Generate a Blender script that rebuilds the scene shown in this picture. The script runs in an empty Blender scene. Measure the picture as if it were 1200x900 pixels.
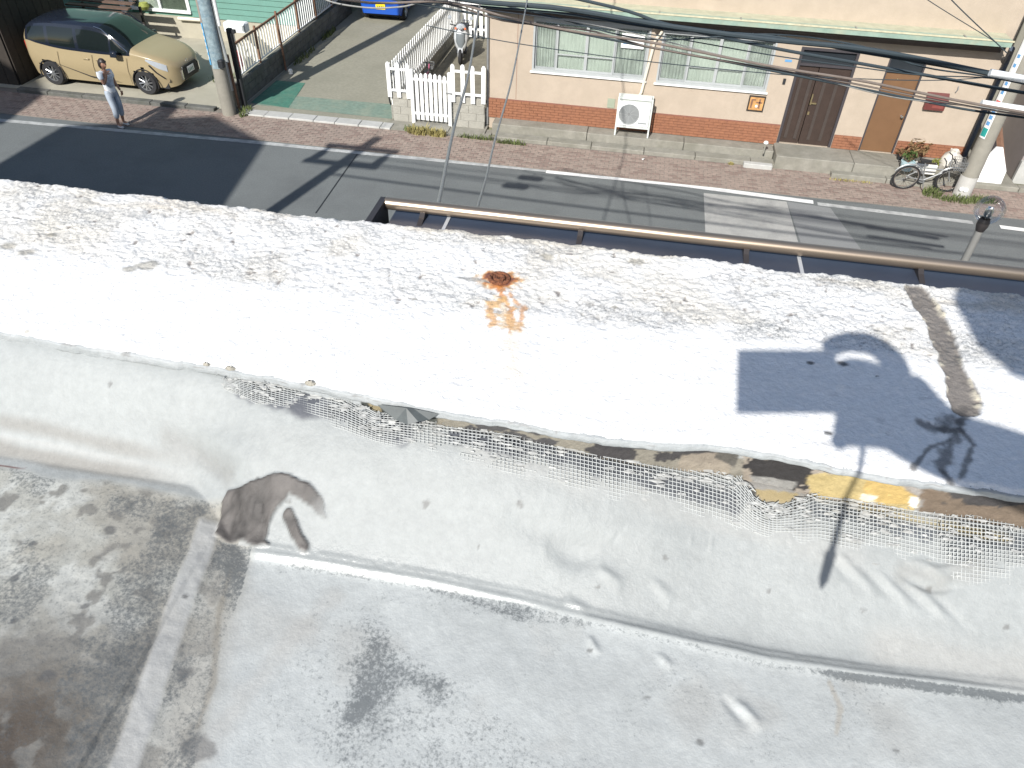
import bpy, bmesh, math, random
import numpy as np
from mathutils import Vector, Matrix

random.seed(7)
rng = np.random.default_rng(11)
SC = bpy.context.scene
COL = SC.collection
CZ = 7.8                                   # height of the camera above the street

# ---------------------------------------------------------------- camera
F_PX = 874.92                              # focal length in pixels of a 1200 px wide picture
PITCH, ROLL, YAW = 0.724365782, -0.0368499499, -0.149033081
_f = np.array([math.sin(YAW)*math.cos(PITCH), math.cos(YAW)*math.cos(PITCH), -math.sin(PITCH)])
_rt = np.array([math.cos(YAW), -math.sin(YAW), 0.0])
_dn = np.cross(_f, _rt)
RX = math.cos(ROLL)*_rt + math.sin(ROLL)*_dn
DX = -math.sin(ROLL)*_rt + math.cos(ROLL)*_dn
FX = _f
MC = np.array([RX, DX, FX])
cam_d = bpy.data.cameras.new("camera")
cam = bpy.data.objects.new("camera", cam_d)
COL.objects.link(cam)
cam_d.sensor_width = 36.0
cam_d.lens = F_PX/1200*36
cam_d.clip_start = 0.02
cam_d.clip_end = 2000
cam.matrix_world = Matrix(((RX[0], -DX[0], -FX[0], 0), (RX[1], -DX[1], -FX[1], 0), (RX[2], -DX[2], -FX[2], CZ), (0, 0, 0, 1)))
SC.camera = cam

# ---------------------------------------------------------------- light
ANTI = np.array([0.196, 0.772, -0.605]); ANTI /= np.linalg.norm(ANTI)   # the way the sunlight travels
w = bpy.data.worlds.new("World"); SC.world = w; w.use_nodes = True
nt = w.node_tree
sky = nt.nodes.new('ShaderNodeTexSky'); sky.sky_type = 'NISHITA'; sky.sun_disc = False
sky.sun_elevation = math.asin(-ANTI[2])
sky.sun_rotation = math.atan2(-ANTI[0], -ANTI[1])
bg = nt.nodes['Background']; bg.inputs['Strength'].default_value = 0.092
nt.links.new(sky.outputs[0], bg.inputs['Color'])
sun_d = bpy.data.lights.new("sun", 'SUN'); sun_d.energy = 4.6; sun_d.angle = math.radians(0.53); sun_d.color = (1.0, 0.965, 0.915)
sun = bpy.data.objects.new("sun", sun_d); COL.objects.link(sun)
sun.rotation_euler = Vector(ANTI.tolist()).to_track_quat('-Z', 'Y').to_euler()
sun.location = (0, -10, 30)
SC.view_settings.view_transform = 'Standard'; SC.view_settings.look = 'None'
SC.view_settings.gamma = 1.0; SC.view_settings.exposure = 0.50

# ---------------------------------------------------------------- points
def _ray(px, py):
    d = MC.T @ np.array([(px-600)/F_PX, (py-450)/F_PX, 1.0]); return d/np.linalg.norm(d)
def G(px, py, z=0.0):
    "sight line through a point of the photograph, met with the level z"
    d = _ray(px, py); P = d*((z-CZ)/d[2]); return (P[0], P[1], z)
def W(px, py, Y):
    "the same, met with the upright plane at y = Y"
    d = _ray(px, py); P = d*(Y/d[1]); return (P[0], Y, P[2]+CZ)

# ---------------------------------------------------------------- noise (numpy)
def vnoise(x, y, seed=0):
    xi = np.floor(x).astype(np.int64); yi = np.floor(y).astype(np.int64)
    xf = x-xi; yf = y-yi
    u = xf*xf*(3-2*xf); v = yf*yf*(3-2*yf)
    def h(a, b):
        n = (a*374761393 + b*668265263 + seed*974634777) & 0xffffffff
        n = ((n ^ (n >> 13))*1274126177) & 0xffffffff
        return ((n ^ (n >> 16)) & 0xffff)/65535.0
    return (h(xi, yi)*(1-u)+h(xi+1, yi)*u)*(1-v) + (h(xi, yi+1)*(1-u)+h(xi+1, yi+1)*u)*v
def fbm(x, y, o=4, seed=0):
    s = 0; a = .5; t = 0
    for k in range(o):
        s = s + a*vnoise(x*2**k+k*17.3, y*2**k-k*9.1, seed+k); t += a; a *= .55
    return s/t
def sstep(a, b, x):
    t = np.clip((x-a)/(b-a), 0, 1); return t*t*(3-2*t)
def seg_dist(X, Y, pts):
    D = np.full(X.shape, 1e9)
    for (ax, ay), (bx, by) in zip(pts[:-1], pts[1:]):
        dx, dy = bx-ax, by-ay; L = dx*dx+dy*dy+1e-12
        t = np.clip(((X-ax)*dx+(Y-ay)*dy)/L, 0, 1)
        D = np.minimum(D, np.hypot(X-ax-t*dx, Y-ay-t*dy))
    return D
def poly_sd(X, Y, pts):
    "signed distance to a polygon, negative inside"
    D = seg_dist(X, Y, pts+[pts[0]]); ins = np.zeros(X.shape, bool)
    for (ax, ay), (bx, by) in zip(pts, pts[1:]+[pts[0]]):
        c = ((ay > Y) != (by > Y)); 
        with np.errstate(divide='ignore', invalid='ignore'):
            ins ^= c & (X < (bx-ax)*(Y-ay)/(by-ay+1e-15)+ax)
    return np.where(ins, -D, D)

# ---------------------------------------------------------------- materials
MATS = {}
def mat(name, col, rough=.7, var=.15, scale=6., bump=0., bscale=40., metal=0., spec=.5, dirt=None, dirt_amt=.5, dscale=2.):
    if name in MATS: return MATS[name]
    m = bpy.data.materials.new(name); m.use_nodes = True; MATS[name] = m
    n = m.node_tree.nodes; l = m.node_tree.links; b = n['Principled BSDF']
    b.inputs['Roughness'].default_value = rough; b.inputs['Metallic'].default_value = metal
    b.inputs['Specular IOR Level'].default_value = spec
    tc = n.new('ShaderNodeTexCoord')
    nz = n.new('ShaderNodeTexNoise'); nz.inputs['Scale'].default_value = scale; nz.inputs['Detail'].default_value = 6; nz.inputs['Roughness'].default_value = .65
    l.new(tc.outputs['Object'], nz.inputs['Vector'])
    rp = n.new('ShaderNodeMapRange'); rp.inputs[1].default_value = .3; rp.inputs[2].default_value = .7
    rp.inputs[3].default_value = 1-var; rp.inputs[4].default_value = 1+var
    l.new(nz.outputs[0], rp.inputs[0])
    mx = n.new('ShaderNodeMix'); mx.data_type = 'RGBA'; mx.blend_type = 'MULTIPLY'; mx.inputs[0].default_value = 1
    mx.inputs[6].default_value = (*col, 1); l.new(rp.outputs[0], mx.inputs[7])
    out = mx.outputs[2]
    if dirt:
        n2 = n.new('ShaderNodeTexNoise'); n2.inputs['Scale'].default_value = dscale; n2.inputs['Detail'].default_value = 8; n2.inputs['Roughness'].default_value = .7
        l.new(tc.outputs['Object'], n2.inputs['Vector'])
        r2 = n.new('ShaderNodeMapRange'); r2.inputs[1].default_value = .45; r2.inputs[2].default_value = .7; r2.inputs[3].default_value = 0; r2.inputs[4].default_value = dirt_amt
        l.new(n2.outputs[0], r2.inputs[0])
        m2 = n.new('ShaderNodeMix'); m2.data_type = 'RGBA'; l.new(r2.outputs[0], m2.inputs[0]); l.new(out, m2.inputs[6]); m2.inputs[7].default_value = (*dirt, 1)
        out = m2.outputs[2]
    l.new(out, b.inputs['Base Color'])
    if bump:
        n3 = n.new('ShaderNodeTexNoise'); n3.inputs['Scale'].default_value = bscale; n3.inputs['Detail'].default_value = 5
        l.new(tc.outputs['Object'], n3.inputs['Vector'])
        bp = n.new('ShaderNodeBump'); bp.inputs['Strength'].default_value = bump; bp.inputs['Distance'].default_value = .02
        l.new(n3.outputs[0], bp.inputs['Height']); l.new(bp.outputs[0], b.inputs['Normal'])
    return m
def glass_mat(name, col=(.9, .95, .95), rough=.02, alpha_mix=.75, edge=1.):
    "thin window glass: partly see-through, partly mirror"
    if name in MATS: return MATS[name]
    m = bpy.data.materials.new(name); m.use_nodes = True; MATS[name] = m
    n = m.node_tree.nodes; l = m.node_tree.links; n.remove(n['Principled BSDF'])
    t = n.new('ShaderNodeBsdfTransparent'); t.inputs[0].default_value = (*col, 1)
    g = n.new('ShaderNodeBsdfGlossy'); g.inputs['Roughness'].default_value = rough
    fr = n.new('ShaderNodeFresnel'); fr.inputs[0].default_value = 1.5
    mr = n.new('ShaderNodeMapRange'); mr.inputs[3].default_value = 1-alpha_mix; mr.inputs[4].default_value = edge
    l.new(fr.outputs[0], mr.inputs[0])
    mx = n.new('ShaderNodeMixShader'); l.new(mr.outputs[0], mx.inputs[0]); l.new(t.outputs[0], mx.inputs[1]); l.new(g.outputs[0], mx.inputs[2])
    l.new(mx.outputs[0], n['Material Output'].inputs[0]); return m
def attr_mat(name, rough, fine_scale, fine_amt, bump, bscale, gloss_attr=False, spec=.4):
    "base colour from the painted 'Col' attribute, broken up by fine noise; 'Spk' speckles it dark"
    m = bpy.data.materials.new(name); m.use_nodes = True; MATS[name] = m
    n = m.node_tree.nodes; l = m.node_tree.links; b = n['Principled BSDF']
    b.inputs['Roughness'].default_value = rough; b.inputs['Specular IOR Level'].default_value = spec
    a = n.new('ShaderNodeAttribute'); a.attribute_name = 'Col'
    s = n.new('ShaderNodeAttribute'); s.attribute_name = 'Spk'
    tc = n.new('ShaderNodeTexCoord')
    nz = n.new('ShaderNodeTexNoise'); nz.inputs['Scale'].default_value = fine_scale; nz.inputs['Detail'].default_value = 4; nz.inputs['Roughness'].default_value = .7
    l.new(tc.outputs['Object'], nz.inputs['Vector'])
    rp = n.new('ShaderNodeMapRange'); rp.inputs[1].default_value = .3; rp.inputs[2].default_value = .7
    rp.inputs[3].default_value = 1-fine_amt; rp.inputs[4].default_value = 1+fine_amt*.5; l.new(nz.outputs[0], rp.inputs[0])
    mx = n.new('ShaderNodeMix'); mx.data_type = 'RGBA'; mx.blend_type = 'MULTIPLY'; mx.inputs[0].default_value = 1
    l.new(a.outputs['Color'], mx.inputs[6]); l.new(rp.outputs[0], mx.inputs[7])
    # speckle: noise over a threshold that the attribute lowers
    n2 = n.new('ShaderNodeTexNoise'); n2.inputs['Scale'].default_value = 250; n2.inputs['Detail'].default_value = 5; n2.inputs['Roughness'].default_value = .75
    l.new(tc.outputs['Object'], n2.inputs['Vector'])
    ad = n.new('ShaderNodeMath'); ad.operation = 'ADD'; l.new(n2.outputs[0], ad.inputs[0]); l.new(s.outputs['Fac'], ad.inputs[1])
    th = n.new('ShaderNodeMapRange'); th.inputs[1].default_value = .72; th.inputs[2].default_value = .95; th.inputs[3].default_value = 0; th.inputs[4].default_value = .78
    l.new(ad.outputs[0], th.inputs[0])
    m2 = n.new('ShaderNodeMix'); m2.data_type = 'RGBA'; l.new(th.outputs[0], m2.inputs[0]); l.new(mx.outputs[2], m2.inputs[6]); m2.inputs[7].default_value = (.085, .095, .10, 1)
    l.new(m2.outputs[2], b.inputs['Base Color'])
    if gloss_attr:
        g = n.new('ShaderNodeAttribute'); g.attribute_name = 'Gls'
        gr = n.new('ShaderNodeMapRange'); gr.inputs[3].default_value = rough; gr.inputs[4].default_value = .22; l.new(g.outputs['Fac'], gr.inputs[0]); l.new(gr.outputs[0], b.inputs['Roughness'])
    n3 = n.new('ShaderNodeTexNoise'); n3.inputs['Scale'].default_value = bscale; n3.inputs['Detail'].default_value = 6; n3.inputs['Roughness'].default_value = .65; n3.inputs['Distortion'].default_value = .25
    l.new(tc.outputs['Object'], n3.inputs['Vector'])
    bp = n.new('ShaderNodeBump'); bp.inputs['Strength'].default_value = bump; bp.inputs['Distance'].default_value = .004
    l.new(n3.outputs[0], bp.inputs['Height']); l.new(bp.outputs[0], b.inputs['Normal'])
    return m

M = dict(
    white_paint=mat('white_paint', (.78, .79, .78), .5, .06, 8, dirt=(.5, .5, .46), dirt_amt=.25),
    asphalt=mat('asphalt', (.150, .163, .162), .9, .18, 30, bump=.5, bscale=160, dirt=(.115, .124, .125), dirt_amt=.8, dscale=.6),
    asphalt_light=mat('asphalt_light', (.37, .37, .35), .9, .12, 40, bump=.4, bscale=160, dirt=(.16, .165, .165), dirt_amt=.6, dscale=1.5),
    line_paint=mat('line_paint', (.42, .43, .42), .8, .3, 14, dirt=(.14, .145, .15), dirt_amt=.9, dscale=3.5),
    line_fresh=mat('line_fresh', (.78, .78, .76), .7, .1, 10, dirt=(.4, .4, .4), dirt_amt=.4, dscale=3),
    brick_paver=mat('brick_paver', (.268, .212, .178), .85, .22, 9, bump=.3, bscale=60, dirt=(.20, .162, .138), dirt_amt=.5, dscale=1.2),
    paver_dark=mat('paver_dark', (.215, .160, .135), .85, .25, 9, bump=.3, bscale=60),
    joint_sand=mat('joint_sand', (.19, .17, .145), .95, .2, 20),
    concrete=mat('concrete', (.25, .24, .205), .85, .18, 5, bump=.3, bscale=60, dirt=(.17, .165, .13), dirt_amt=.75, dscale=1.1),
    concrete_pale=mat('concrete_pale', (.38, .36, .29), .85, .14, 4, bump=.25, bscale=50, dirt=(.25, .235, .18), dirt_amt=.6, dscale=1.),
    concrete_white=mat('concrete_white', (.42, .42, .40), .85, .12, 6, bump=.2, bscale=50, dirt=(.4, .4, .36), dirt_amt=.5, dscale=1.6),
    concrete_dark=mat('concrete_dark', (.12, .12, .11), .9, .25, 5, bump=.4, bscale=40, dirt=(.05, .06, .04), dirt_amt=.6, dscale=2),
    drive=mat('drive', (.27, .26, .205), .88, .13, 12, bump=.3, bscale=90, dirt=(.205, .20, .155), dirt_amt=.6, dscale=.7),
    green_paint=mat('green_paint', (.17, .235, .19), .85, .2, 10, dirt=(.27, .29, .22), dirt_amt=.7, dscale=2.2),
    green_fresh=mat('green_fresh', (.055, .17, .125), .8, .2, 10, dirt=(.15, .22, .16), dirt_amt=.5, dscale=3),
    stucco=mat('stucco', (.43, .36, .285), .9, .06, 3, bump=.35, bscale=70, dirt=(.37, .31, .24), dirt_amt=.7, dscale=1.1),
    red_tile=mat('red_tile', (.265, .115, .062), .6, .18, 12, dirt=(.225, .10, .06), dirt_amt=.5, dscale=2),
    tile_joint=mat('tile_joint', (.22, .10, .07), .9, .15, 10),
    alu=mat('alu', (.38, .40, .40), .4, .05, 8),
    alu_grey=mat('alu_grey', (.30, .32, .32), .4, .08, 8),
    curtain=mat('curtain', (.76, .76, .71), .9, .12, 3),
    curtain_dark=mat('curtain_dark', (.62, .62, .59), .9, .3, 3),
    dark=mat('dark', (.02, .022, .025), .6, .1, 4),
    dark_glass=mat('dark_glass', (.025, .03, .035), .08, .05, 3, spec=.7),
    gutter_green=mat('gutter_green', (.26, .36, .30), .5, .15, 6, dirt=(.42, .40, .28), dirt_amt=.5, dscale=2.5),
    soffit=mat('soffit', (.10, .078, .065), .8, .15, 6),
    door_dark=mat('door_dark', (.045, .030, .024), .45, .12, 5),
    door_panel=mat('door_panel', (.06, .048, .042), .4, .1, 5),
    door_brown=mat('door_brown', (.165, .088, .042), .55, .1, 4, dirt=(.13, .07, .034), dirt_amt=.4),
    door_frame=mat('door_frame', (.05, .045, .05), .5, .1, 5),
    chrome=mat('chrome', (.8, .8, .78), .2, .03, 5, metal=1.),
    brass=mat('brass', (.75, .62, .35), .35, .05, 5, metal=1.),
    red_box=mat('red_box', (.13, .035, .03), .5, .1, 6), red_box_lid=mat('red_box_lid', (.12, .035, .03), .5, .1, 6),
    wood_sign=mat('wood_sign', (.50, .27, .10), .6, .3, 9), wood_dark=mat('wood_dark', (.035, .028, .022), .8, .2, 8),
    wood_brown=mat('wood_brown', (.20, .11, .07), .8, .25, 8),
    teal_siding=mat('teal_siding', (.115, .25, .205), .6, .07, 4, dirt=(.10, .25, .205), dirt_amt=.4),
    plaster=mat('plaster', (.38, .355, .28), .9, .08, 4, bump=.2),
    car_tan=mat('car_tan', (.325, .262, .155), .28, .02, 2, spec=.6), car_seam=mat('car_seam', (.12, .09, .05), .6, .02, 2),
    car_black=mat('car_black', (.012, .016, .026), .12, .02, 2, spec=.7),
    car_glass=mat('car_glass', (.008, .012, .012), .04, .02, 2, spec=.6),
    car_trim=mat('car_trim', (.018, .018, .02), .5, .05, 4),
    tyre=mat('tyre', (.02, .02, .022), .85, .1, 10), rim=mat('rim', (.45, .46, .47), .3, .05, 6, metal=.8),
    lamp_lens=mat('lamp_lens', (.36, .39, .42), .08, .05, 8, spec=.9),
    plate_white=mat('plate_white', (.75, .76, .74), .5, .03, 5), plate_yellow=mat('plate_yellow', (.80, .60, .02), .5, .03, 5),
    ink=mat('ink', (.03, .04, .05), .7, .02, 5), ink_green=mat('ink_green', (.05, .20, .12), .7, .02, 5),
    car_blue=mat('car_blue', (.015, .085, .42), .22, .02, 2, spec=.6),
    pole_conc=mat('pole_conc', (.27, .255, .215), .9, .12, 3, bump=.25, bscale=60, dirt=(.2, .19, .16), dirt_amt=.6, dscale=1.4),
    pole_brown=mat('pole_brown', (.30, .25, .21), .8, .1, 4),
    band_blue=mat('band_blue', (.10, .36, .62), .6, .15, 8), band_grey=mat('band_grey', (.26, .335, .36), .5, .3, 14, dirt=(.12, .2, .26), dirt_amt=.8, dscale=9),
    blue_print=mat('blue_print', (.12, .30, .55), .6, .02, 5), green_print=mat('green_print', (.02, .28, .25), .6, .02, 5), red_print=mat('red_print', (.6, .12, .1), .6, .02, 5),
    cable=mat('cable', (.028, .042, .05), .6, .1, 6), cable_grey=mat('cable_grey', (.30, .30, .28), .55, .2, 30, metal=.4), cable_brown=mat('cable_brown', (.16, .13, .11), .7, .15, 9),
    bronze=mat('bronze', (.42, .34, .26), .34, .05, 5, metal=.85), bronze_dark=mat('bronze_dark', (.05, .045, .045), .4, .1, 6, metal=.3),
    navy=mat('navy', (.036, .046, .070), .38, .12, 5, dirt=(.06, .068, .085), dirt_amt=.4, dscale=3),
    seal=mat('seal', (.40, .41, .42), .7, .05, 6),
    ac_body=mat('ac_body', (.62, .66, .62), .5, .05, 5), ac_white=mat('ac_white', (.80, .82, .81), .45, .04, 5), ac_grille=mat('ac_grille', (.34, .36, .36), .6, .1, 60),
    duct=mat('duct', (.66, .61, .50), .6, .06, 5),
    rust=mat('rust', (.20, .075, .035), .95, .35, 120, bump=.6, bscale=300), iron_dark=mat('iron_dark', (.05, .04, .035), .8, .2, 8),
    skin=mat('skin', (.38, .21, .14), .6, .06, 9), skin_light=mat('skin_light', (.52, .33, .24), .55, .06, 9), hair=mat('hair', (.025, .018, .015), .5, .2, 40),
    tee=mat('tee', (.72, .76, .80), .9, .06, 8), tee_print=mat('tee_print', (.48, .53, .60), .9, .35, 12),
    jeans=mat('jeans', (.34, .39, .45), .9, .14, 10), shoe=mat('shoe', (.55, .55, .55), .7, .1, 6), shirt_blue=mat('shirt_blue', (.12, .17, .28), .9, .1, 8),
    weed=mat('weed', (.10, .125, .04), .9, .4, 8), weed_yellow=mat('weed_yellow', (.30, .26, .10), .9, .3, 8), leaf=mat('leaf', (.08, .13, .035), .7, .35, 14), leaf_brown=mat('leaf_brown', (.20, .13, .06), .8, .3, 14), leaf_lime=mat('leaf_lime', (.22, .25, .05), .7, .3, 14),
    pot_blue=mat('pot_blue', (.42, .56, .60), .6, .06, 5), bag_white=mat('bag_white', (.66, .65, .60), .8, .06, 5),
    grey_house=mat('grey_house', (.22, .215, .18), .85, .06, 3), pink_wall=mat('pink_wall', (.56, .40, .34), .85, .06, 3), grey_pink=mat('grey_pink', (.27, .235, .22), .85, .06, 3),
    scoot=mat('scoot', (.60, .62, .63), .3, .05, 5, metal=.3), scoot_dark=mat('scoot_dark', (.16, .18, .19), .3, .05, 5), amber=mat('amber', (.7, .18, .08), .3, .05, 5),
    pink=mat('pink', (.62, .18, .30), .5, .1, 6), red_old=mat('red_old', (.36, .07, .08), .6, .1, 6),
    steel=mat('steel', (.32, .33, .33), .45, .1, 9, metal=.5), lamp_post=mat('lamp_post', (.20, .20, .19), .6, .1, 6),
    block=mat('block', (.34, .33, .29), .95, .14, 9, bump=.5, bscale=50, dirt=(.22, .21, .18), dirt_amt=.6, dscale=2.5), mortar=mat('mortar', (.25, .24, .21), .95, .1, 9),
    facade=mat('facade', (.50, .48, .44), .9, .08, 2), roof_dark=mat('roof_dark', (.10, .10, .10), .8, .1, 3),
    fan=mat('fan', (.22, .23, .23), .5, .05, 5), grass_lot=mat('grass_lot', (.20, .20, .13), .95, .25, 4),
)
M['globe'] = glass_mat('globe', (.95, .955, .96), .05, .93, .50)
M['pane'] = glass_mat('pane', (.90, .94, .92), .03, .90)

# ---------------------------------------------------------------- mesh builder
class MB:
    def __init__(s): s.v = []; s.f = []
    def add(s, vs, fs):
        o = len(s.v); s.v += [tuple(map(float, p)) for p in vs]; s.f += [tuple(o+i for i in q) for q in fs]; return s
    def box(s, x0, x1, y0, y1, z0, z1):
        return s.add([(x0, y0, z0), (x1, y0, z0), (x1, y1, z0), (x0, y1, z0), (x0, y0, z1), (x1, y0, z1), (x1, y1, z1), (x0, y1, z1)],
                     [(0, 3, 2, 1), (4, 5, 6, 7), (0, 1, 5, 4), (1, 2, 6, 5), (2, 3, 7, 6), (3, 0, 4, 7)])
    def bbox(s, x0, x1, y0, y1, z0, z1, b=.01):
        "box with chamfered upright edges and top"
        def ring(z, i): return [(x0+i, y0, z), (x1-i, y0, z), (x1, y0+i, z), (x1, y1-i, z), (x1-i, y1, z), (x0+i, y1, z), (x0, y1-i, z), (x0, y0+i, z)]
        def ring2(z): return [(x0+b, y0+b, z), (x1-b, y0+b, z), (x1-b, y0+b, z), (x1-b, y1-b, z), (x1-b, y1-b, z), (x0+b, y1-b, z), (x0+b, y1-b, z), (x0+b, y0+b, z)]
        vs = ring(z0, b)+ring(z1-b, b)+ring2(z1)
        fs = [tuple(range(7, -1, -1)), tuple(range(16, 24))]
        for k in (0, 8):
            for i in range(8): fs.append((k+i, k+(i+1) % 8, k+8+(i+1) % 8, k+8+i))
        return s.add(vs, fs)
    def prism(s, poly, axis, a, b):
        "polygon in the two other axes swept along axis"
        n = len(poly)
        def P(p, t): return {'x': (t, p[0], p[1]), 'y': (p[0], t, p[1]), 'z': (p[0], p[1], t)}[axis]
        vs = [P(p, a) for p in poly]+[P(p, b) for p in poly]
        fs = [tuple(range(n)), tuple(range(2*n-1, n-1, -1))]+[(i, n+i, n+(i+1) % n, (i+1) % n) for i in range(n)]
        return s.add(vs, fs)
    def tube(s, pts, r, n=8, cap=True, sq=False):
        pts = [Vector(p) for p in pts]; rs = r if isinstance(r, (list, tuple)) else [r]*len(pts)
        vs = []; up = Vector((0, 0, 1)); prev = None
        for i, p in enumerate(pts):
            t = (pts[min(i+1, len(pts)-1)]-pts[max(i-1, 0)]).normalized()
            if prev is None:
                a = t.cross(up)
                if a.length < .05: a = t.cross(Vector((1, 0, 0)))
            else: a = prev-t*prev.dot(t)
            a.normalize(); prev = a; b = t.cross(a)
            for k in range(n):
                an = 2*math.pi*(k+.5)/n
                vs.append(p+(a*math.cos(an)+b*math.sin(an))*rs[i])
        fs = []
        for i in range(len(pts)-1):
            for k in range(n): fs.append((i*n+k, i*n+(k+1) % n, (i+1)*n+(k+1) % n, (i+1)*n+k))
        if cap: fs += [tuple(range(n-1, -1, -1)), tuple(range((len(pts)-1)*n, len(pts)*n))]
        return s.add(vs, fs)
    def lathe(s, prof, c=(0, 0, 0), axis='z', n=20):
        vs = []
        for r, h in prof:
            for k in range(n):
                a = 2*math.pi*k/n; u, v = r*math.cos(a), r*math.sin(a)
                vs.append({'z': (c[0]+u, c[1]+v, c[2]+h), 'y': (c[0]+u, c[1]+h, c[2]+v), 'x': (c[0]+h, c[1]+u, c[2]+v)}[axis])
        fs = [(i*n+k, i*n+(k+1) % n, (i+1)*n+(k+1) % n, (i+1)*n+k) for i in range(len(prof)-1) for k in range(n)]
        return s.add(vs, fs)
    def torus(s, c, R, r, axis='y', n=24, m=8, sx=1.):
        vs = []
        for i in range(n):
            a = 2*math.pi*i/n
            for j in range(m):
                b = 2*math.pi*j/m; q = R+r*math.cos(b); h = r*math.sin(b)*sx
                u, v = q*math.cos(a), q*math.sin(a)
                vs.append({'z': (c[0]+u, c[1]+v, c[2]+h), 'y': (c[0]+u, c[1]+h, c[2]+v), 'x': (c[0]+h, c[1]+u, c[2]+v)}[axis])
        return s.add(vs, [(i*m+j, ((i+1) % n)*m+j, ((i+1) % n)*m+(j+1) % m, i*m+(j+1) % m) for i in range(n) for j in range(m)])
    def mesh(s, name, m, smooth=False, off=(0, 0, 0)):
        me = bpy.data.meshes.new(name); o = Vector(off)
        me.from_pydata([(a-o[0], b-o[1], c-o[2]) for a, b, c in s.v], [], s.f); me.validate(); me.update()
        bm = bmesh.new(); bm.from_mesh(me); bmesh.ops.recalc_face_normals(bm, faces=bm.faces); bm.to_mesh(me); bm.free()
        me.materials.append(m)
        if smooth:
            me.polygons.foreach_set('use_smooth', [True]*len(me.polygons))
            try: me.set_sharp_from_angle(angle=math.radians(40))
            except Exception: pass
        return me
    def build(s, name, m, parent=None, smooth=False, origin=None):
        "origin: where the object sits; by default its parent's place, or the world's"
        base = Vector(origin) if origin is not None else (wloc(parent) if parent else Vector((0, 0, 0)))
        o = bpy.data.objects.new(name, s.mesh(name, m, smooth, base)); COL.objects.link(o)
        if parent: o.parent = parent; o.location = base-wloc(parent)
        else: o.location = base
        return o
def wloc(o):
    v = Vector((0, 0, 0))
    while o: v += o.location; o = o.parent
    return v
def tag(o, label=None, cat=None, group=None, kind=None):
    if label: o['label'] = label
    if cat: o['category'] = cat
    if group: o['group'] = group
    if kind: o['kind'] = kind
    return o
def thing(name, label, cat, loc=(0, 0, 0), group=None):
    o = bpy.data.objects.new(name, None); COL.objects.link(o); o.location = loc; o.empty_display_size = .1
    return tag(o, label, cat, group)
def struct(o, label=None, cat=None): return tag(o, label, cat, kind='structure')
def copy_child(src, parent, loc):
    c = src.copy(); COL.objects.link(c); c.parent = parent; c.location = loc; return c
def B(*a): return MB().box(*a)

# =====================================================================================
# NEAR SIDE: the white parapet and the coated roof we stand on
# =====================================================================================
PT = 7.24                                    # top of the parapet
YI, YO = .572, .95                           # its inner and outer edge
def axis_pts(lo, hi, flo, fhi, step, coarse):
    a = list(np.arange(flo, fhi, step)); l = []; x = flo; s = step
    while x > lo: s = min(s*1.25, coarse); x -= s; l.append(x)
    l = l[::-1]; r = []; x = a[-1]; s = step
    while x < hi: s = min(s*1.25, coarse); x += s; r.append(x)
    return np.array(l+a+r)
def grid_obj(name, XX, YY, ZZ, m, attrs, parent=None, loc=(0, 0, 0), kind=None):
    ny, nx = XX.shape; co = np.stack([XX-loc[0], YY-loc[1], ZZ-loc[2]], -1).reshape(-1, 3)
    idx = np.arange(nx*ny).reshape(ny, nx)
    q = np.stack([idx[:-1, :-1], idx[:-1, 1:], idx[1:, 1:], idx[1:, :-1]], -1).reshape(-1, 4)
    me = bpy.data.meshes.new(name); me.vertices.add(len(co)); me.vertices.foreach_set('co', co.ravel().astype(np.float32))
    me.loops.add(q.size); me.loops.foreach_set('vertex_index', q.ravel().astype(np.int32))
    me.polygons.add(len(q)); me.polygons.foreach_set('loop_start', np.arange(0, q.size, 4, dtype=np.int32))
    try: me.polygons.foreach_set('loop_total', np.full(len(q), 4, dtype=np.int32))
    except Exception: pass
    me.update(calc_edges=True); me.polygons.foreach_set('use_smooth', np.ones(len(q), bool))
    for k, v in attrs.items():
        if v.ndim == 3:
            at = me.attributes.new(k, 'FLOAT_COLOR', 'POINT'); c = np.concatenate([v, np.ones(v.shape[:2]+(1,))], -1)
            at.data.foreach_set('color', c.ravel().astype(np.float32))
        else:
            at = me.attributes.new(k, 'FLOAT', 'POINT'); at.data.foreach_set('value', v.ravel().astype(np.float32))
    me.materials.append(m); o = bpy.data.objects.new(name, me); COL.objects.link(o)
    if parent: o.parent = parent
    return o
def blend(c, col, k):
    return c*(1-k[..., None])+np.array(col)*k[..., None]
def PG(lst, z=PT): return [G(x, y, z)[:2] for x, y in lst]

def yio(x): return np.interp(x, [-.74, -.43, -.28, -.17, -.08, .03, .08, .14, .20, .26], [.030, .019, .011, .001, .0, -.004, .002, .010, .008, .0])
# -- parapet top
px = axis_pts(-9, 9, -1.12, .78, .0020, .5); py = np.arange(YI-.0, YO+.0012, .0020)
X, Y = np.meshgrid(px, py)
# outer edge is ragged: shift the last rows
edge = (fbm(X*14, Y*0+3, 4, 5)-.5)*.016+(vnoise(X*90, Y*0, 9)-.5)*.005
kE = sstep(.80, .95, (Y-YI)/(YO-YI)); YY = Y+edge*kE
edi = yio(X)+(fbm(X*9, Y*0+8, 4, 15)-.5)*.006+(vnoise(X*120, Y*0, 19)-.5)*.0025
YY = YY+edi*np.clip(1-(Y-YI)/(YO-YI)*1.3, 0, 1)
t = (Y-YI)/(YO-YI)
brk = .50+.04*np.sin(X*3.1)+.05*(fbm(X*4, Y*2, 3, 33)-.5)            # where the crown breaks towards the roof
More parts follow.
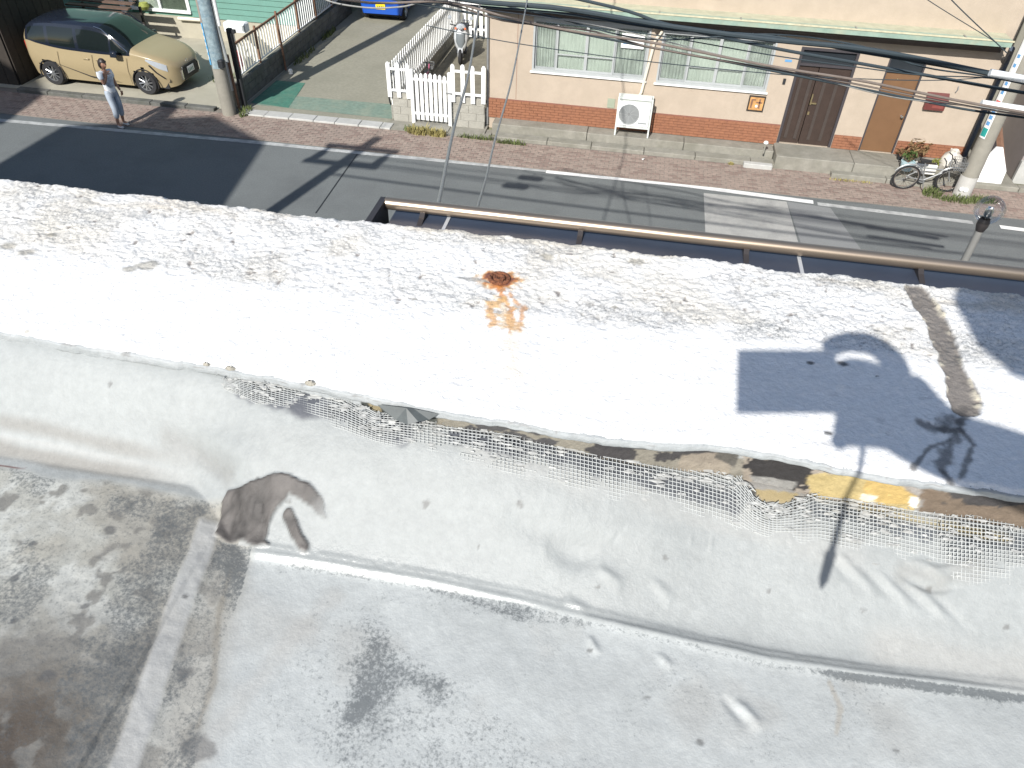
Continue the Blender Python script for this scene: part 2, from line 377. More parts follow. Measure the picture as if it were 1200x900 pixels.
# trowelled, brushed-over mortar: short scratches running every way
w1 = fbm(X*22, YY*22, 3, 1)*3
rough = 1-np.abs(2*fbm(X*95+w1*2, YY*75+w1*1.4, 3, 2)-1)
rough2 = 1-np.abs(2*fbm(X*190+w1, YY*230-w1, 2, 4)-1)
lumps = fbm(X*30, YY*38, 4, 21)-.5
amp = .35+.65*sstep(brk-.12, brk+.10, t)
Z = PT-.0035*sstep(brk, brk-.5, t) + amp*(rough**6*-.0011 - rough2**6*.0010 + lumps*.0038+.0016*(fbm(X*150, YY*170, 3, 22)-.5)*2)+.0022*(fbm(X*7, YY*9, 3, 50)-.5)
Z = Z-.006*sstep(.975, 1.0, t)-.003*sstep(.02, 0, t)
Z += PT-Z[:8].mean()*0-PT
col = np.ones(X.shape+(3,))*np.array([.80, .80, .785])
low = sstep(brk+.05, brk-.05, t+.10*(fbm(X*18, YY*18, 4, 44)-.5))       # whiter and less marked near the roof
dirt = fbm(X*9+5, YY*14, 5, 61)
col = blend(col, (.58, .57, .53), (1-low)*sstep(.42, .68, dirt)*.55)
col = blend(col, (.72, .715, .69), (1-low)*.6)
tan = fbm(X*6+2, YY*20, 5, 71)*sstep(.55, 1.0, t)
col = blend(col, (.50, .43, .32), sstep(.42, .66, tan)*.55)
col = blend(col, (.60, .55, .45), (1-low)*sstep(.5, .72, fbm(X*11+3, YY*16, 5, 74))*.4)
left = sstep(-.35, -.8, X)*(1-low)
col = blend(col, (.56, .53, .46), left*.4*sstep(.35, .7, fbm(X*25, YY*30, 4, 77)))
scr = (1-np.abs(2*fbm(X*70+w1*3, YY*55+w1*2, 2, 81)-1))**10*sstep(.45, .62, fbm(X*12, YY*12, 3, 83))
col = blend(col, (.36, .35, .33), np.clip(scr*.5*(1-low*.9), 0, .5))
crk = (1-np.abs(2*fbm(X*34-w1*2, YY*60+w1*3, 3, 91)-1))**16*sstep(.5, .62, fbm(X*10+9, YY*10, 3, 93))
col = blend(col, (.30, .29, .27), np.clip(crk*(1-low*.92)*.7, 0, .6))
fle = sstep(.80, .86, vnoise(X*170, YY*230, 95)*.55+.45*vnoise(X*60, YY*60, 96))
col = blend(col, (.16, .14, .13), fle*(1-low*.8)*.8)
Z -= fle*.0012*(1-low*.8)+crk*.0012*(1-low)
def spot(cx, cy, r, c, k, z=PT, sq=1.5, seed=0):
    global col
    g = G(cx, cy, z); d = np.hypot((X-g[0]), (YY-g[1])*sq)/r + .9*(fbm(X*70, YY*70, 4, 100+seed)-.5)
    col = blend(col, c, sstep(1.0, .45, d)*k)
for i, (a, b, r) in enumerate([(30, 295, .018), (172, 311, .02), (150, 316, .012), (10, 288, .02), (60, 275, .012), (485, 350, .006), (30, 385, .006), (720, 360, .006), (745, 305, .02), (1065, 385, .008), (640, 300, .012)]):
    spot(a, b, r, (.22, .20, .15), .6, seed=i)
# rust that bled from the cut bolt
rc = G(585, 327, PT)
d = np.hypot(X-rc[0], (YY-rc[1])*1.5)/.026+1.3*(fbm(X*110, YY*110, 4, 120)-.5)
col = blend(col, (.62, .36, .12), sstep(1.45, .9, d)*.75)
col = blend(col, (.45, .17, .05), sstep(1.12, .75, d)*.9); col = blend(col, (.20, .085, .06), sstep(.78, .55, d))
for pts, wd, k, c in (([(585, 335), (592, 352), (600, 365), (597, 388)], .007, .9, (.50, .19, .05)), ([(592, 350), (575, 358), (578, 378)], .009, .8, (.58, .31, .10)),
                      ([(597, 345), (612, 360), (608, 385)], .006, .75, (.52, .24, .08)), ([(594, 372), (600, 402), (603, 440)], .012, .3, (.72, .56, .34)), ([(588, 352), (600, 382)], .021, .5, (.66, .46, .24))):
    dd = seg_dist(X+.006*(fbm(X*90, YY*90, 3, 131)-.5), YY, PG(pts))/wd+2.4*(fbm(X*130, YY*130, 4, 130)-.5)
    col = blend(col, c, sstep(1.0, .3, dd)*k)
dd = seg_dist(X, YY, PG([(540, 325), (560, 327), (583, 331)]))/.0055+1.2*(fbm(X*110, YY*110, 3, 141)-.5)
col = blend(col, (.30, .30, .29), sstep(1.1, .4, dd)*.75)
# the mortar-filled joint at the right, branching into cracks at its foot
jd = seg_dist(X, YY, PG([(1072, 338), (1096, 372), (1112, 410), (1128, 450), (1133, 478)]))
jn = .0150-.005*sstep(.72, .66, YY)+.016*(fbm(X*26, YY*26, 4, 150)-.5)
jm = sstep(jn+.002, jn-.002, jd)
col = blend(col, (.15, .132, .115), jm*.95); col = blend(col, (.22, .20, .18), jm*sstep(.45, .6, fbm(X*60, YY*60, 3, 151))*.7)
pm = sstep(.66, .72, vnoise(X*130, YY*130, 152))*jm*sstep(.006, .018, jd); col = blend(col, (.62, .57, .45), pm)
Z -= .004*jm; Z += .003*pm
for pts, wd in (([(1134, 474), (1126, 500), (1112, 522), (1104, 548)], .0075), ([(1122, 502), (1098, 500), (1082, 494)], .0085), ([(1116, 512), (1092, 522), (1072, 546)], .0035), ([(1126, 500), (1142, 520), (1128, 556)], .0045), ([(1108, 498), (1120, 490)], .013), ([(1104, 548), (1120, 566)], .004)):
    dd = seg_dist(X+.005*(fbm(X*50, YY*50, 3, 161)-.5), YY+.005*(fbm(X*50+5, YY*50, 3, 162)-.5), PG(pts))/wd+1.5*(fbm(X*120, YY*120, 4, 160)-.5)
    col = blend(col, (.10, .092, .085), sstep(1.25, .2, dd)*.75)
for a, b, r in ((988, 426, .010), (950, 425, .006), (972, 505, .006), (1028, 440, .004)): spot(a, b, r, (.05, .05, .05), .85, seed=int(a))
spk = np.where(low > .5, .03, .16)*np.ones(X.shape)+.09*sstep(.5, .7, dirt)*(1-low)+.05*(X > .16)
par = thing('parapet', 'wide white painted roof parapet with rough trowelled top across the picture', 'parapet', (0, .76, 0))
mp = attr_mat('parapet_paint', .85, 110, .10, .55, 210)
grid_obj('coping', X, YY, Z, mp, dict(Col=col, Spk=spk), par, (0, .76, 0))
ztop_in = Z[0].copy(); ztop_out = Z[-1].copy(); yin_e = YY[0].copy(); yout_e = YY[-1].copy()
# outer and end faces of the parapet, down to the coping of the wall below
rows = np.linspace(0, 1, 9)[:, None]
XX2 = np.repeat(px[None], 9, 0); ZZ2 = ztop_out*(1-rows)+6.2*rows; YY2 = np.repeat(yout_e[None], 9, 0)*(1-np.minimum(rows*8, 1))+.955*np.minimum(rows*8, 1)-.0
grid_obj('outer_face', XX2[::-1], YY2[::-1], ZZ2[::-1], mp, dict(Col=np.ones(XX2.shape+(3,))*np.array([.66, .65, .61]), Spk=np.full(XX2.shape, .12)), par, (0, .76, 0))

# -- roof membrane
def zt_of(x): return np.interp(x, [-.75, -.45, -.23, -.05, .15, .3, .5, 1], [7.223, 7.222, 7.212, 7.207, 7.186, 7.184, 7.184, 7.184])
def roof_h(x, y):
    zt = zt_of(x); k = sstep(-.46, -.34, x)
    yf = .505*(1-k)+.437*k; zf = 7.120*(1-k)+7.098*k
    yi_ = YI+yio(x); s = np.clip((yi_-y)/(yi_-yf), 0, 1)
    prof = s**1.15*.55+.45*s*s*(3-2*s)
    z = zt-(zt-zf)*prof
    z = z-.03*np.clip(yf-y, 0, 3)*np.where(k > .5, 1, .6)
    return z
def RG(px_, py_):
    z = 7.12
    for _ in range(30):
        g = G(px_, py_, z); z = .5*z+.5*float(roof_h(np.array(g[0]), np.array(g[1])))
    return g[0], g[1]
def RP(lst): return [RG(a, b) for a, b in lst]
qx = axis_pts(-9, 9, -1.0, .66, .0020, .5); qy = axis_pts(-9, .612, .16, .612, .0020, .4); qy = qy[qy <= .614]
X, Y = np.meshgrid(qx, qy); Z = roof_h(X, Y)
nA = fbm(X*20, Y*20, 5, 200); nB = fbm(X*60, Y*60, 4, 210); nC = fbm(X*5, Y*5, 4, 220)
wrp = (fbm(X*18, Y*18, 3, 230)-.5)*.012
FOLD = RP([(298, 648), (400, 664), (500, 681), (600, 702), (700, 727), (800, 750), (900, 772), (1000, 787), (1100, 799), (1200, 811), (1330, 826)])
EDGE_L = RP([(-260, 490), (0, 545), (60, 560), (150, 568), (210, 580), (250, 585)])
fd = seg_dist(X, Y+wrp*.5, FOLD); yfl = np.interp(X, [p[0] for p in FOLD], [p[1] for p in FOLD]); fm = sstep(-.37, -.345, X)
yel = np.interp(X, [p[0] for p in EDGE_L], [p[1] for p in EDGE_L])
below = np.where(X > -.37, Y < yfl, Y < yel)
bel = np.where(X > -.37, sstep(.002, -.006, Y-yfl), sstep(.006, -.010, Y-yel+wrp))
col = np.ones(X.shape+(3,))*np.array([.275, .290, .287])*(1+.10*sstep(-.40, -.60, X)+.10*sstep(.05, .25, X))[..., None]
col *= (1+.10*(nC-.5)+.08*(nA-.5))[..., None]
# faint streaks brushed along the wall
st = fbm(X*5, Y*90, 4, 240); col *= (1+.10*(st-.5)+.20*(fbm(X*3.2+Y*2, Y*15, 4, 241)-.5))[..., None]
# right floor
rf = bel*sstep(-.385, -.34, X+.1*(Y-.44)+wrp)
col = blend(col, np.array([.445, .465, .455])*(1+.30*(fbm(X*12, Y*14, 5, 249)-.5))[..., None], rf*.85)
col = blend(col, (.31, .30, .275), rf*sstep(.5, .7, fbm(X*9, Y*11, 4, 250))*.35)
# left floor: worn and speckled
lf = bel*(1-sstep(-.385, -.34, X+.1*(Y-.44)+wrp))
lf = np.where(X > -.37, lf*1.0, bel)
LX = RP([(292, 650), (255, 760), (240, 830), (225, 900), (200, 1010)])
xl = np.interp(Y, [p[1] for p in LX][::-1], [p[0] for p in LX][::-1])
lf = np.where(Y < .45, sstep(.010, -.010, X-xl+wrp), lf)
rf = rf*(1-lf)
col = blend(col, (.36, .36, .325), lf*.95)
col = blend(col, (.48, .49, .46), lf*sstep(.45, .62, fbm(X*26, Y*30, 5, 260))*.75)
col = blend(col, (.25, .235, .20), lf*sstep(.48, .66, fbm(X*8+3, Y*9, 5, 270))*.75)
cor = sstep(.20, .02, np.hypot(X-RG(-30, 900)[0], (Y-RG(-30, 900)[1])*.9))
col = blend(col, (.065, .05, .038), lf*cor*.95*sstep(.15, .50, nA+.35*cor))  # darker brown towards the lower left corner
col = blend(col, (.17, .165, .15), lf*sstep(.60, .68, fbm(X*40, Y*40, 4, 280))*.8)
# left upstand: brown grey cove bands, some of them painted shade
def band(pts, wd, c, k, soft=.5, seed=300, nz=.8, lfade=False):
    global col
    dd = seg_dist(X, Y, RP(pts))/wd+nz*(fbm(X*24, Y*60, 4, seed)-.5)
    m = sstep(1.0, 1-soft, dd)*k
    if lfade: m = m*sstep(-.41, -.56, X)
    col = blend(col, c, m); return m
band([(-200, 462), (0, 494), (60, 505), (130, 522), (200, 537), (250, 548)], .010, (.205, .20, .185), .75, .95, 300, .35, True)  # the crease's shade, put into the colour as a dark band
band([(-200, 480), (0, 512), (70, 524), (140, 540), (230, 560)], .0035, (.33, .335, .325), .6, .8, 301, .5, True)
band([(-200, 495), (0, 526), (70, 540), (150, 555), (250, 572)], .0125, (.195, .188, .172), .85, .8, 302, .4, True)
band([(-100, 525), (0, 545), (30, 549)], .0012, (.12, .05, .045), .9, .6, 303, .3)
band([(195, 515), (232, 530), (268, 556)], .014, (.20, .20, .19), .55, .95, 304, .5)  # shadow of the dimple, painted as a soft dark band
band([(0, 660), (60, 640), (-40, 750)], .02, (.38, .36, .30), .25, .9, 305)
# dark specks on the left floor
spk = np.full(X.shape, .02)
spk = np.where(lf > .3, .20+.14*sstep(.48, .62, fbm(X*14, Y*14, 4, 310)), spk)
d2 = seg_dist(X, Y, RP([(205, 625), (195, 680), (180, 740), (165, 790), (130, 880)]))
spk += lf*.26*sstep(.034, .0, d2+.02*(nA-.5)); 
d2 = seg_dist(X, Y, RP([(140, 590), (200, 600), (235, 596)])); spk += .24*sstep(.018, .0, d2+.02*(nA-.5))
spk = np.minimum(spk, .35)
# taped seam across the left floor
TP = RP([(246, 610), (236, 645), (208, 715), (190, 770), (170, 830), (145, 900), (110, 990)])
td = seg_dist(X+wrp*.25, Y, TP); tm = sstep(.0150, .0085, td)*sstep(-.0, .012, (TP[0][1]+.006-Y))
col = blend(col, (.40, .405, .395), tm*.85*(.75+.25*nB)); spk = spk*(1-sstep(.0, .6, tm))+.09*sstep(.0, .6, tm)
# stained strip between the tape and the right sheet
d3 = seg_dist(X, Y, RP([(266, 655), (240, 760), (215, 860), (195, 950)])); m3 = sstep(.034, .006, d3)*sstep(.5, 0, tm)
col = blend(col, (.30, .29, .26), m3*.75*(.5+nA*.9)); spk += m3*.14*sstep(.4, .6, nA)
band([(270, 668), (256, 720), (250, 800), (232, 850)], .0048, (.22, .20, .165), .6, .8, 306, 1.4)
for a, b, r in ((129, 622, .008), (216, 789, .011), (235, 875, .018), (218, 700, .005), (18, 677, .006), (16, 727, .005), (55, 790, .010), (100, 710, .006), (40, 637, .005)):
    g = RG(a, b); dd = np.hypot(X-g[0], (Y-g[1])*1.2)/r+1.1*(fbm(X*80, Y*80, 3, 320+a)-.5); col = blend(col, (.09, .09, .09), sstep(1, .5, dd)*.75)
# the dark worn patch on the right sheet, and its fine dirt
DP = RP([(432, 732), (455, 750), (485, 778), (520, 800), (516, 815), (480, 806), (450, 822), (425, 838), (402, 850), (412, 785)])
sd = poly_sd(X, Y, DP); spk += rf*.31*sstep(.020, -.022, sd+.030*(fbm(X*50, Y*50, 4, 330)-.5))
sd = poly_sd(X, Y, RP([(405, 800), (380, 900), (360, 1000), (700, 1000), (640, 900), (560, 845), (480, 820)])); spk += rf*.12*sstep(.05, -.05, sd+.06*(fbm(X*30, Y*30, 4, 331)-.5))
fdn = yfl-Y+.004*(nA-.5)
bw = .010+.016*np.exp(-((X+.045)/.055)**2)+.004*sstep(.1, .4, X)
spk += rf*sstep(.0005, .004, fdn)*sstep(1.15, .55, fdn/bw)*(.20+.20*sstep(.35, .65, fbm(X*9, Y*3, 3, 341)))*sstep(-.33, -.28, X)
spk += rf*(.04+.12*sstep(.45, .70, fbm(X*16, Y*18, 5, 342)))
for a, b in ((700, 690), (780, 655), (900, 692), (1010, 715), (1180, 735), (760, 818), (820, 870), (1050, 880), (560, 640), (500, 590), (610, 590), (340, 590), (1090, 690), (300, 565), (690, 762), (130, 450)):
    g = RG(a, b); dd = np.hypot(X-g[0], (Y-g[1])*1.4)/.004+1.8*(fbm(X*150, Y*150, 3, 350+a)-.5); col = blend(col, (.12, .12, .115), sstep(1, .5, dd)*.7)
band([(972, 800), (985, 830), (980, 860)], .0035, (.33, .30, .25), .6, .7, 360, 1.4)
band([(560, 530), (740, 575), (900, 620), (1000, 650)], .022, (.33, .33, .315), .4, .9, 361)
m_br = band([(1060, 668), (1100, 680), (1140, 672)], .014, (.22, .21, .19), .35, .98, 362, 2.4); spk += m_br*.18
band([(1040, 760), (1200, 790)], .03, (.36, .34, .31), .3, .9, 363); band([(240, 880), (330, 760), (390, 700)], .02, (.38, .365, .335), .3, .9, 364)
# wet-looking grey cement smear at the corner
SM = [(262, 590), (268, 573), (300, 566), (315, 559), (338, 560), (362, 568), (378, 590), (386, 612), (372, 606), (352, 588), (338, 583), (330, 598), (320, 612), (312, 632), (318, 640), (300, 640), (285, 632), (268, 636), (253, 628), (258, 608)]
sm = poly_sd(X+.010*(nB-.5), Y+.010*(nA-.5), RP(SM)); smm = sstep(.0012, -.0014, sm)
sm2 = seg_dist(X, Y, RP([(338, 606), (346, 624), (356, 642)])); smm = np.maximum(smm, sstep(.0075, .0050, sm2+.006*(nB-.5)))
smt = RG(386, 612); fade = sstep(.0, .035, np.hypot(X-smt[0], Y-smt[1])); smm = smm*(.35+.65*fade)
scol = np.array([.098, .090, .084])*(1+1.1*(fbm(X*45, Y*45, 4, 370)-.5)-.45*(1-np.abs(2*fbm(X*30, Y*24, 3, 371)-1))**8)[..., None]
col = col*(1-smm[..., None])+scol*smm[..., None]; spk = spk*(1-smm)
def rpoly(pts, c, k=1., soft=.0015, nz=.004, seed=0):
    global col
    sd_ = poly_sd(X+nz*2*(fbm(X*80, Y*80, 4, 900+seed)-.5), Y+nz*2*(fbm(X*80+7, Y*80, 4, 930+seed)-.5), RP(pts)); col = blend(col, c, sstep(soft, -soft, sd_)*k)
rpoly([(868, 556), (960, 556), (975, 574), (935, 594), (905, 602), (880, 592)], (.26, .25, .23), .95, seed=1)
rpoly([(884, 575), (936, 577), (922, 592), (893, 590)], (.33, .26, .13), .9, seed=2)
rpoly([(872, 570), (884, 578), (890, 592), (905, 597), (922, 592), (948, 578), (955, 582), (925, 602), (902, 606), (882, 597)], (.05, .05, .048), .9, .001, .006, seed=3)
rpoly([(955, 570), (1080, 585), (1080, 600), (960, 583)], (.40, .31, .14), .85, seed=4)
rpoly([(1080, 575), (1400, 612), (1400, 640), (1075, 600)], (.16, .12, .085), .9, seed=5)
rpoly([(1120, 570), (1400, 600), (1400, 622), (1200, 600), (1120, 585)], (.05, .05, .05), .8, .002, .012, seed=6)
# heights
Z += .0016*(fbm(X*14, Y*14, 4, 400)-.5)*2+.0007*(nB-.5)*(1+2*lf)
Z += fm*(.0024*np.exp(-(fd/.0075)**2)+.0010*np.exp(-((yfl-Y)/.0022)**2)+.0008*np.exp(-((yfl-Y+.0075)/.0018)**2)*(nB>.3))                                  # the glossy welded fold
Z += .0014*sstep(.0200, .0060, td)*sstep(-.0, .012, (TP[0][1]+.006-Y))+.0040*smm*(.3+1.2*nB)+.006*(fbm(X*9, Y*9, 2, 401)-.5)*sstep(.40, .47, Y)
def ridge(pts, wd, h):
    global Z
    P_ = RP(pts); (ax, ay), (bx, by) = P_[0], P_[-1]; tt = np.clip(((X-ax)*(bx-ax)+(Y-ay)*(by-ay))/((bx-ax)**2+(by-ay)**2+1e-9), 0, 1)
    Z += .8*h*np.sin(math.pi*np.clip(tt, .0, 1))**.8*np.exp(-((seg_dist(X, Y+.006*(nA-.5), P_)/(wd*(.7+.5*tt)))**2))
ridge([(205, 512), (240, 532), (285, 566)], .010, -.008); ridge([(230, 505), (262, 528), (310, 556)], .012, .008)
ridge([(700, 665), (730, 690)], .005, .004); ridge([(640, 640), (700, 655)], .012, -.005)
ridge([(760, 680), (790, 705)], .005, .003); ridge([(860, 820), (895, 855)], .006, .005); ridge([(845, 815), (880, 850)], .006, -.004); ridge([(690, 745), (700, 768)], .004, .004)
ridge([(770, 765), (790, 785)], .005, .003); ridge([(590, 600), (680, 640), (760, 660)], .014, -.006); ridge([(660, 700), (690, 720)], .005, .003)
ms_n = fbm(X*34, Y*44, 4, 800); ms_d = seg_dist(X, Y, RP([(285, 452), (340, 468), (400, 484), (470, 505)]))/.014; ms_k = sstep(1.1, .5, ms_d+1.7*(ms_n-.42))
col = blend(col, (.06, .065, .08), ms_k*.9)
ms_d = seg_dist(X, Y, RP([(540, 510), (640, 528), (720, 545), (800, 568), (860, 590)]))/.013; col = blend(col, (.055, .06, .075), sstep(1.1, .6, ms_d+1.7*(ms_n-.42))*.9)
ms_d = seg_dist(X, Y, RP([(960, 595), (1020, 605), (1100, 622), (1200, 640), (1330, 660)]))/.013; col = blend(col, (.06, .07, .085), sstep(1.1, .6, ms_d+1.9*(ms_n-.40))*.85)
ms_d = seg_dist(X, Y, RP([(1010, 592), (1080, 610), (1180, 630)]))/.010; col = blend(col, (.42, .34, .16), sstep(1., .4, ms_d+1.2*(nA-.4))*.6)
for k in range(7):
    a = 960+k*22; ridge([(a, 640+k*9), (a+45, 690+k*8)], .0032, .0028*(1 if k % 2 else -.7))
ridge([(1060, 655), (1100, 668), (1150, 665)], .004, .004); ridge([(1085, 668), (1115, 680)], .003, .004); ridge([(1050, 560+110), (1090, 690), (1130, 688)], .003, -.004)
for k in range(16):                                                    # hairline wrinkles under the mesh
    a = random.uniform(330, 1180); b = 520+(a-330)*.155+random.uniform(0, 45); ridge([(a, b), (a+random.uniform(-30, 30), b+random.uniform(10, 28))], .0014, random.choice((-.0012, .0013)))
gls = np.clip(fm*np.exp(-(fd/.011)**2)+.10*(1-bel)+.08, 0, 1)*(1-lf*.8)*(1-smm)
roof = grid_obj('roof', X, Y, Z, attr_mat('roof_coating', .60, 90, .10, .22, 230, True), dict(Col=col, Spk=spk, Gls=gls))
struct(roof)

# -- inner face of the parapet, under the lip, with what the torn coat lays bare and some painted shade
ix = px[(px > -1.12) & (px < .78)]; fx = axis_pts(-9, 9, -1.12, .78, .0024, .5); fz = np.linspace(0, 1, 34)
XF, TF = np.meshgrid(fx, fz); zb = zt_of(XF)-.02; ZF = zb+(np.interp(XF, px, ztop_in)-.010-zb)*TF
YF = YI+.0015+yio(XF)+.0035*(fbm(XF*60, ZF*60, 4, 500)-.5)
col = np.ones(XF.shape+(3,))*np.array([.34, .36, .365])
def wp(lst): return [(W(a, b, YI)[0], W(a, b, YI)[2]) for a, b in lst]
def fpoly(pts, c, k=1., soft=.0012, nz=.006, seed=0, fr=70):
    global col
    sd_ = poly_sd(XF+nz*(fbm(XF*fr, ZF*fr, 4, 510+seed)-.5)*2, ZF+nz*(fbm(XF*fr+9, ZF*fr, 4, 540+seed)-.5)*2, wp(pts)); col = blend(col, c, sstep(soft, -soft, sd_)*k)
fpoly([(420, 462), (520, 478), (520, 520), (420, 500)], (.05, .055, .05), 1, .001, .002, 1)  # dark hollow under the lip, its shade painted on the face
fpoly([(425, 462), (448, 466), (444, 490), (428, 486)], (.30, .25, .15), .9, .001, .004, 2)
fpoly([(515, 482), (650, 508), (700, 515), (880, 545), (880, 620), (500, 560)], (.20, .18, .14), .9, .002, .006, 3)
fpoly([(545, 488), (620, 498), (640, 510), (560, 505)], (.05, .05, .055), .9, .001, .008, 4)
fpoly([(690, 510), (740, 512), (780, 526), (772, 530), (700, 524)], (.045, .043, .045), .95, .001, .008, 5)
fpoly([(540, 500), (600, 508), (655, 517), (640, 524), (600, 517), (545, 508)], (.045, .045, .05), .9, .001, .010, 31)
fpoly([(690, 520), (735, 524), (750, 532), (738, 540), (700, 531)], (.04, .038, .04), .95, .001, .012, 32)
fpoly([(765, 529), (810, 532), (848, 538), (842, 553), (812, 545), (768, 541)], (.04, .038, .04), .95, .001, .014, 33, 110)
fpoly([(750, 512), (800, 520), (845, 526), (840, 540), (800, 533), (755, 524)], (.045, .043, .045), .75, .001, .012, 6, 110)
fpoly([(800, 535), (860, 541), (850, 575), (790, 560)], (.28, .24, .19), .85, .002, .006, 7)
fpoly([(848, 528), (870, 530), (862, 556), (838, 546)], (.085, .08, .07), .95, .001, .002, 8)
fpoly([(872, 536), (1080, 556), (1080, 600), (872, 590)], (.28, .24, .195), .9, .002, .004, 9)
fpoly([(876, 558), (890, 545), (925, 548), (950, 548), (958, 560), (945, 570), (950, 580), (925, 578), (905, 572), (884, 572)], (.03, .028, .028), 1, .001, .014, 34, 90)
fpoly([(955, 560), (985, 562), (980, 570), (958, 568)], (.05, .045, .04), .9, .001, .010, 35)
fpoly([(878, 548), (892, 541), (900, 550), (925, 552), (928, 543), (950, 546), (942, 556), (952, 562), (935, 570), (905, 562), (882, 560)], (.03, .028, .028), 1, .001, .008, 10, 100)
fpoly([(880, 565), (935, 570), (930, 580), (885, 574)], (.27, .265, .25), .9, .001, .002, 11)
fpoly([(885, 576), (930, 580), (918, 592), (892, 590)], (.34, .27, .14), .9, .001, .003, 12)
fpoly([(945, 560), (1010, 552), (1055, 570), (1080, 588), (1070, 600), (950, 582)], (.42, .33, .15), .95, .0015, .006, 13)
fpoly([(1020, 556), (1042, 562), (1076, 582), (1068, 592), (1020, 590), (1012, 575)], (.47, .33, .12), .9, .001, .006, 14)
fpoly([(1068, 583), (1078, 585), (1075, 597), (1066, 594)], (.75, .73, .68), 1, .0008, .002, 15)
fpoly([(1010, 580), (1030, 583), (1022, 590), (1008, 586)], (.66, .60, .50), .9, .0008, .004, 16)
fpoly([(1042, 556), (1100, 566), (1100, 590), (1075, 582)], (.33, .31, .29), .8, .001, .004, 17)
fpoly([(1080, 574), (1400, 610), (1400, 660), (1075, 610)], (.15, .11, .075), .95, .002, .006, 18)
fpoly([(1100, 566), (1400, 598), (1400, 625), (1180, 596), (1110, 590)], (.045, .045, .048), .9, .002, .014, 19)
fpoly([(210, 440), (262, 447), (268, 458), (240, 452)], (.13, .14, .145), 1, .0008, .001, 20)  # the lip's shadow painted as a dark wedge
spkF = np.full(XF.shape, .05)
grid_obj('inner_face', XF, YF, ZF, attr_mat('wall_face', .85, 100, .2, .6, 170), dict(Col=col, Spk=spkF), par, (0, .76, 0))

# -- grey lip: the edge of the coating turned up over the corner
lx = axis_pts(-9, 9, -1.12, .78, .0024, .5); nl = 9; XL, TL = np.meshgrid(lx, np.linspace(0, 1, nl))
lipw = np.interp(XL, [-.6, -.4, -.1, .2], [.0150, .0125, .0115, .0105])+.0008*np.sin(XL*21)+.005*(fbm(XL*16, XL*0, 3, 600)-.5)-.004*np.exp(-((XL-G(465, 470)[0]*0-W(465, 470, YI)[0])/.012)**2)
yie = np.interp(lx, px, yin_e)[None]; YL = yie-.0012-.0010*np.sin(TL*math.pi)-.0008+.002*(fbm(XL*30, TL*2, 3, 610)-.5)
ZL = PT-.0200-lipw*(1-TL)+.0035*(fbm(XL*26, XL*0+4, 4, 620)-.5)*TL
zin = np.interp(lx, px, ztop_in); ZL = ZL-(PT-.0200)+zin[None]+.0008
ZL[-1] = zin+.0004+.002*(fbm(lx*40, lx*0, 4, 640)-.5); YL[-1] = yie[0]+.004; YL[0] = yie[0]+.001
cl = np.ones(XL.shape+(3,))*np.array([.32, .34, .345]); cl = blend(cl, (.40, .415, .42), sstep(.45, .65, fbm(XL*30, TL*3, 4, 630))*.5)
cl = blend(cl, (.16, .15, .14), sstep(.62, .7, fbm(XL*60, TL*4+XL*20, 4, 631))*.5*(TL > .7))
grid_obj('flashing_lip', XL, YL, ZL, attr_mat('lip_coat', .55, 90, .12, .5, 150), dict(Col=cl, Spk=np.full(XL.shape, .03)), par, (0, .76, 0))
# lumps of old putty along the lip
for k, (a, b, s_) in enumerate([(247, 427, .0030), (275, 431, .0042), (372, 441, .0040)]):
    g = G(a, b, PT-.012); mb = MB(); n = 9; prof = [(0.001, s_*.8), (s_*.5, s_*.6), (s_*.9, .1*s_), (s_, -s_*.6)]
    mb.lathe(prof, (g[0], YI+.003+float(yio(g[0])), PT-.006), n=n); mb.v = [(x+random.uniform(-.2, .2)*s_+(x-g[0])*.8, y, z+random.uniform(-.12, .12)*s_) for x, y, z in mb.v]
    mb.build('putty_lump', mat('putty', (.34, .32, .27), .95, .3, 90, bump=.6, bscale=200), par, True)
# crumpled grey flap of sealant in the hole under the lip
mb = MB(); P0 = [W(442, 474, .570), W(476, 478, .566), W(485, 479, .568), W(490, 494, .556), W(478, 498, .553), W(464, 492, .559), W(450, 482, .566), W(514, 485, .569), W(503, 492, .562)]
mb.add(P0, [(0, 1, 5, 6), (1, 4, 5), (1, 2, 3, 4), (2, 7, 8, 3)]); mb.build('torn_flap', mat('sealant_grey', (.07, .08, .08), .5, .2, 60), par)

# -- torn reinforcing mesh: real glass-fibre strands, half sunk in the coat
U0, U1 = 262, 1330
def mesh_pt(u, v):
    "u: photo column along the strip, v: 0 under the lip .. 1 at its lower rim"
    top = np.interp(u, [262, 300, 400, 440, 500, 600, 700, 800, 860, 885, 905, 930, 960, 1000, 1100, 1200, 1330], [438, 443, 461, 484, 485, 494, 512, 530, 548, 585, 594, 588, 577, 583, 599, 612, 630])
    bot = np.interp(u, [262, 300, 400, 440, 500, 600, 700, 800, 860, 885, 905, 930, 960, 1000, 1100, 1200, 1330], [462, 484, 514, 526, 542, 566, 590, 612, 628, 636, 640, 644, 650, 658, 682, 692, 712])
    py_ = top+(bot-top)*v
    z = float(np.interp(v, [0, .3, 1], [0, 0, 0])); g = RG(u, py_)
    h = float(roof_h(np.array(g[0]), np.array(g[1])))
    lift = .0036*(1-v)**.9*(.6+.9*vn(u*.022, 3.)) + .0024*math.sin(u*.045+v*2.2)*(1-v)+.0042*(vn(u*.05, v*4.)-.47)-.0013*v
    lift = max(lift, .0007) if v < .62 else lift-.0035*(v-.62)
    z = h+lift; d_ = G(u, py_, z)
    return Vector((d_[0], d_[1], z))
def vn(a, b): return float(fbm(np.array(a), np.array(b), 3, 700))
US = np.arange(U0, U1, 4.7); NV = 19
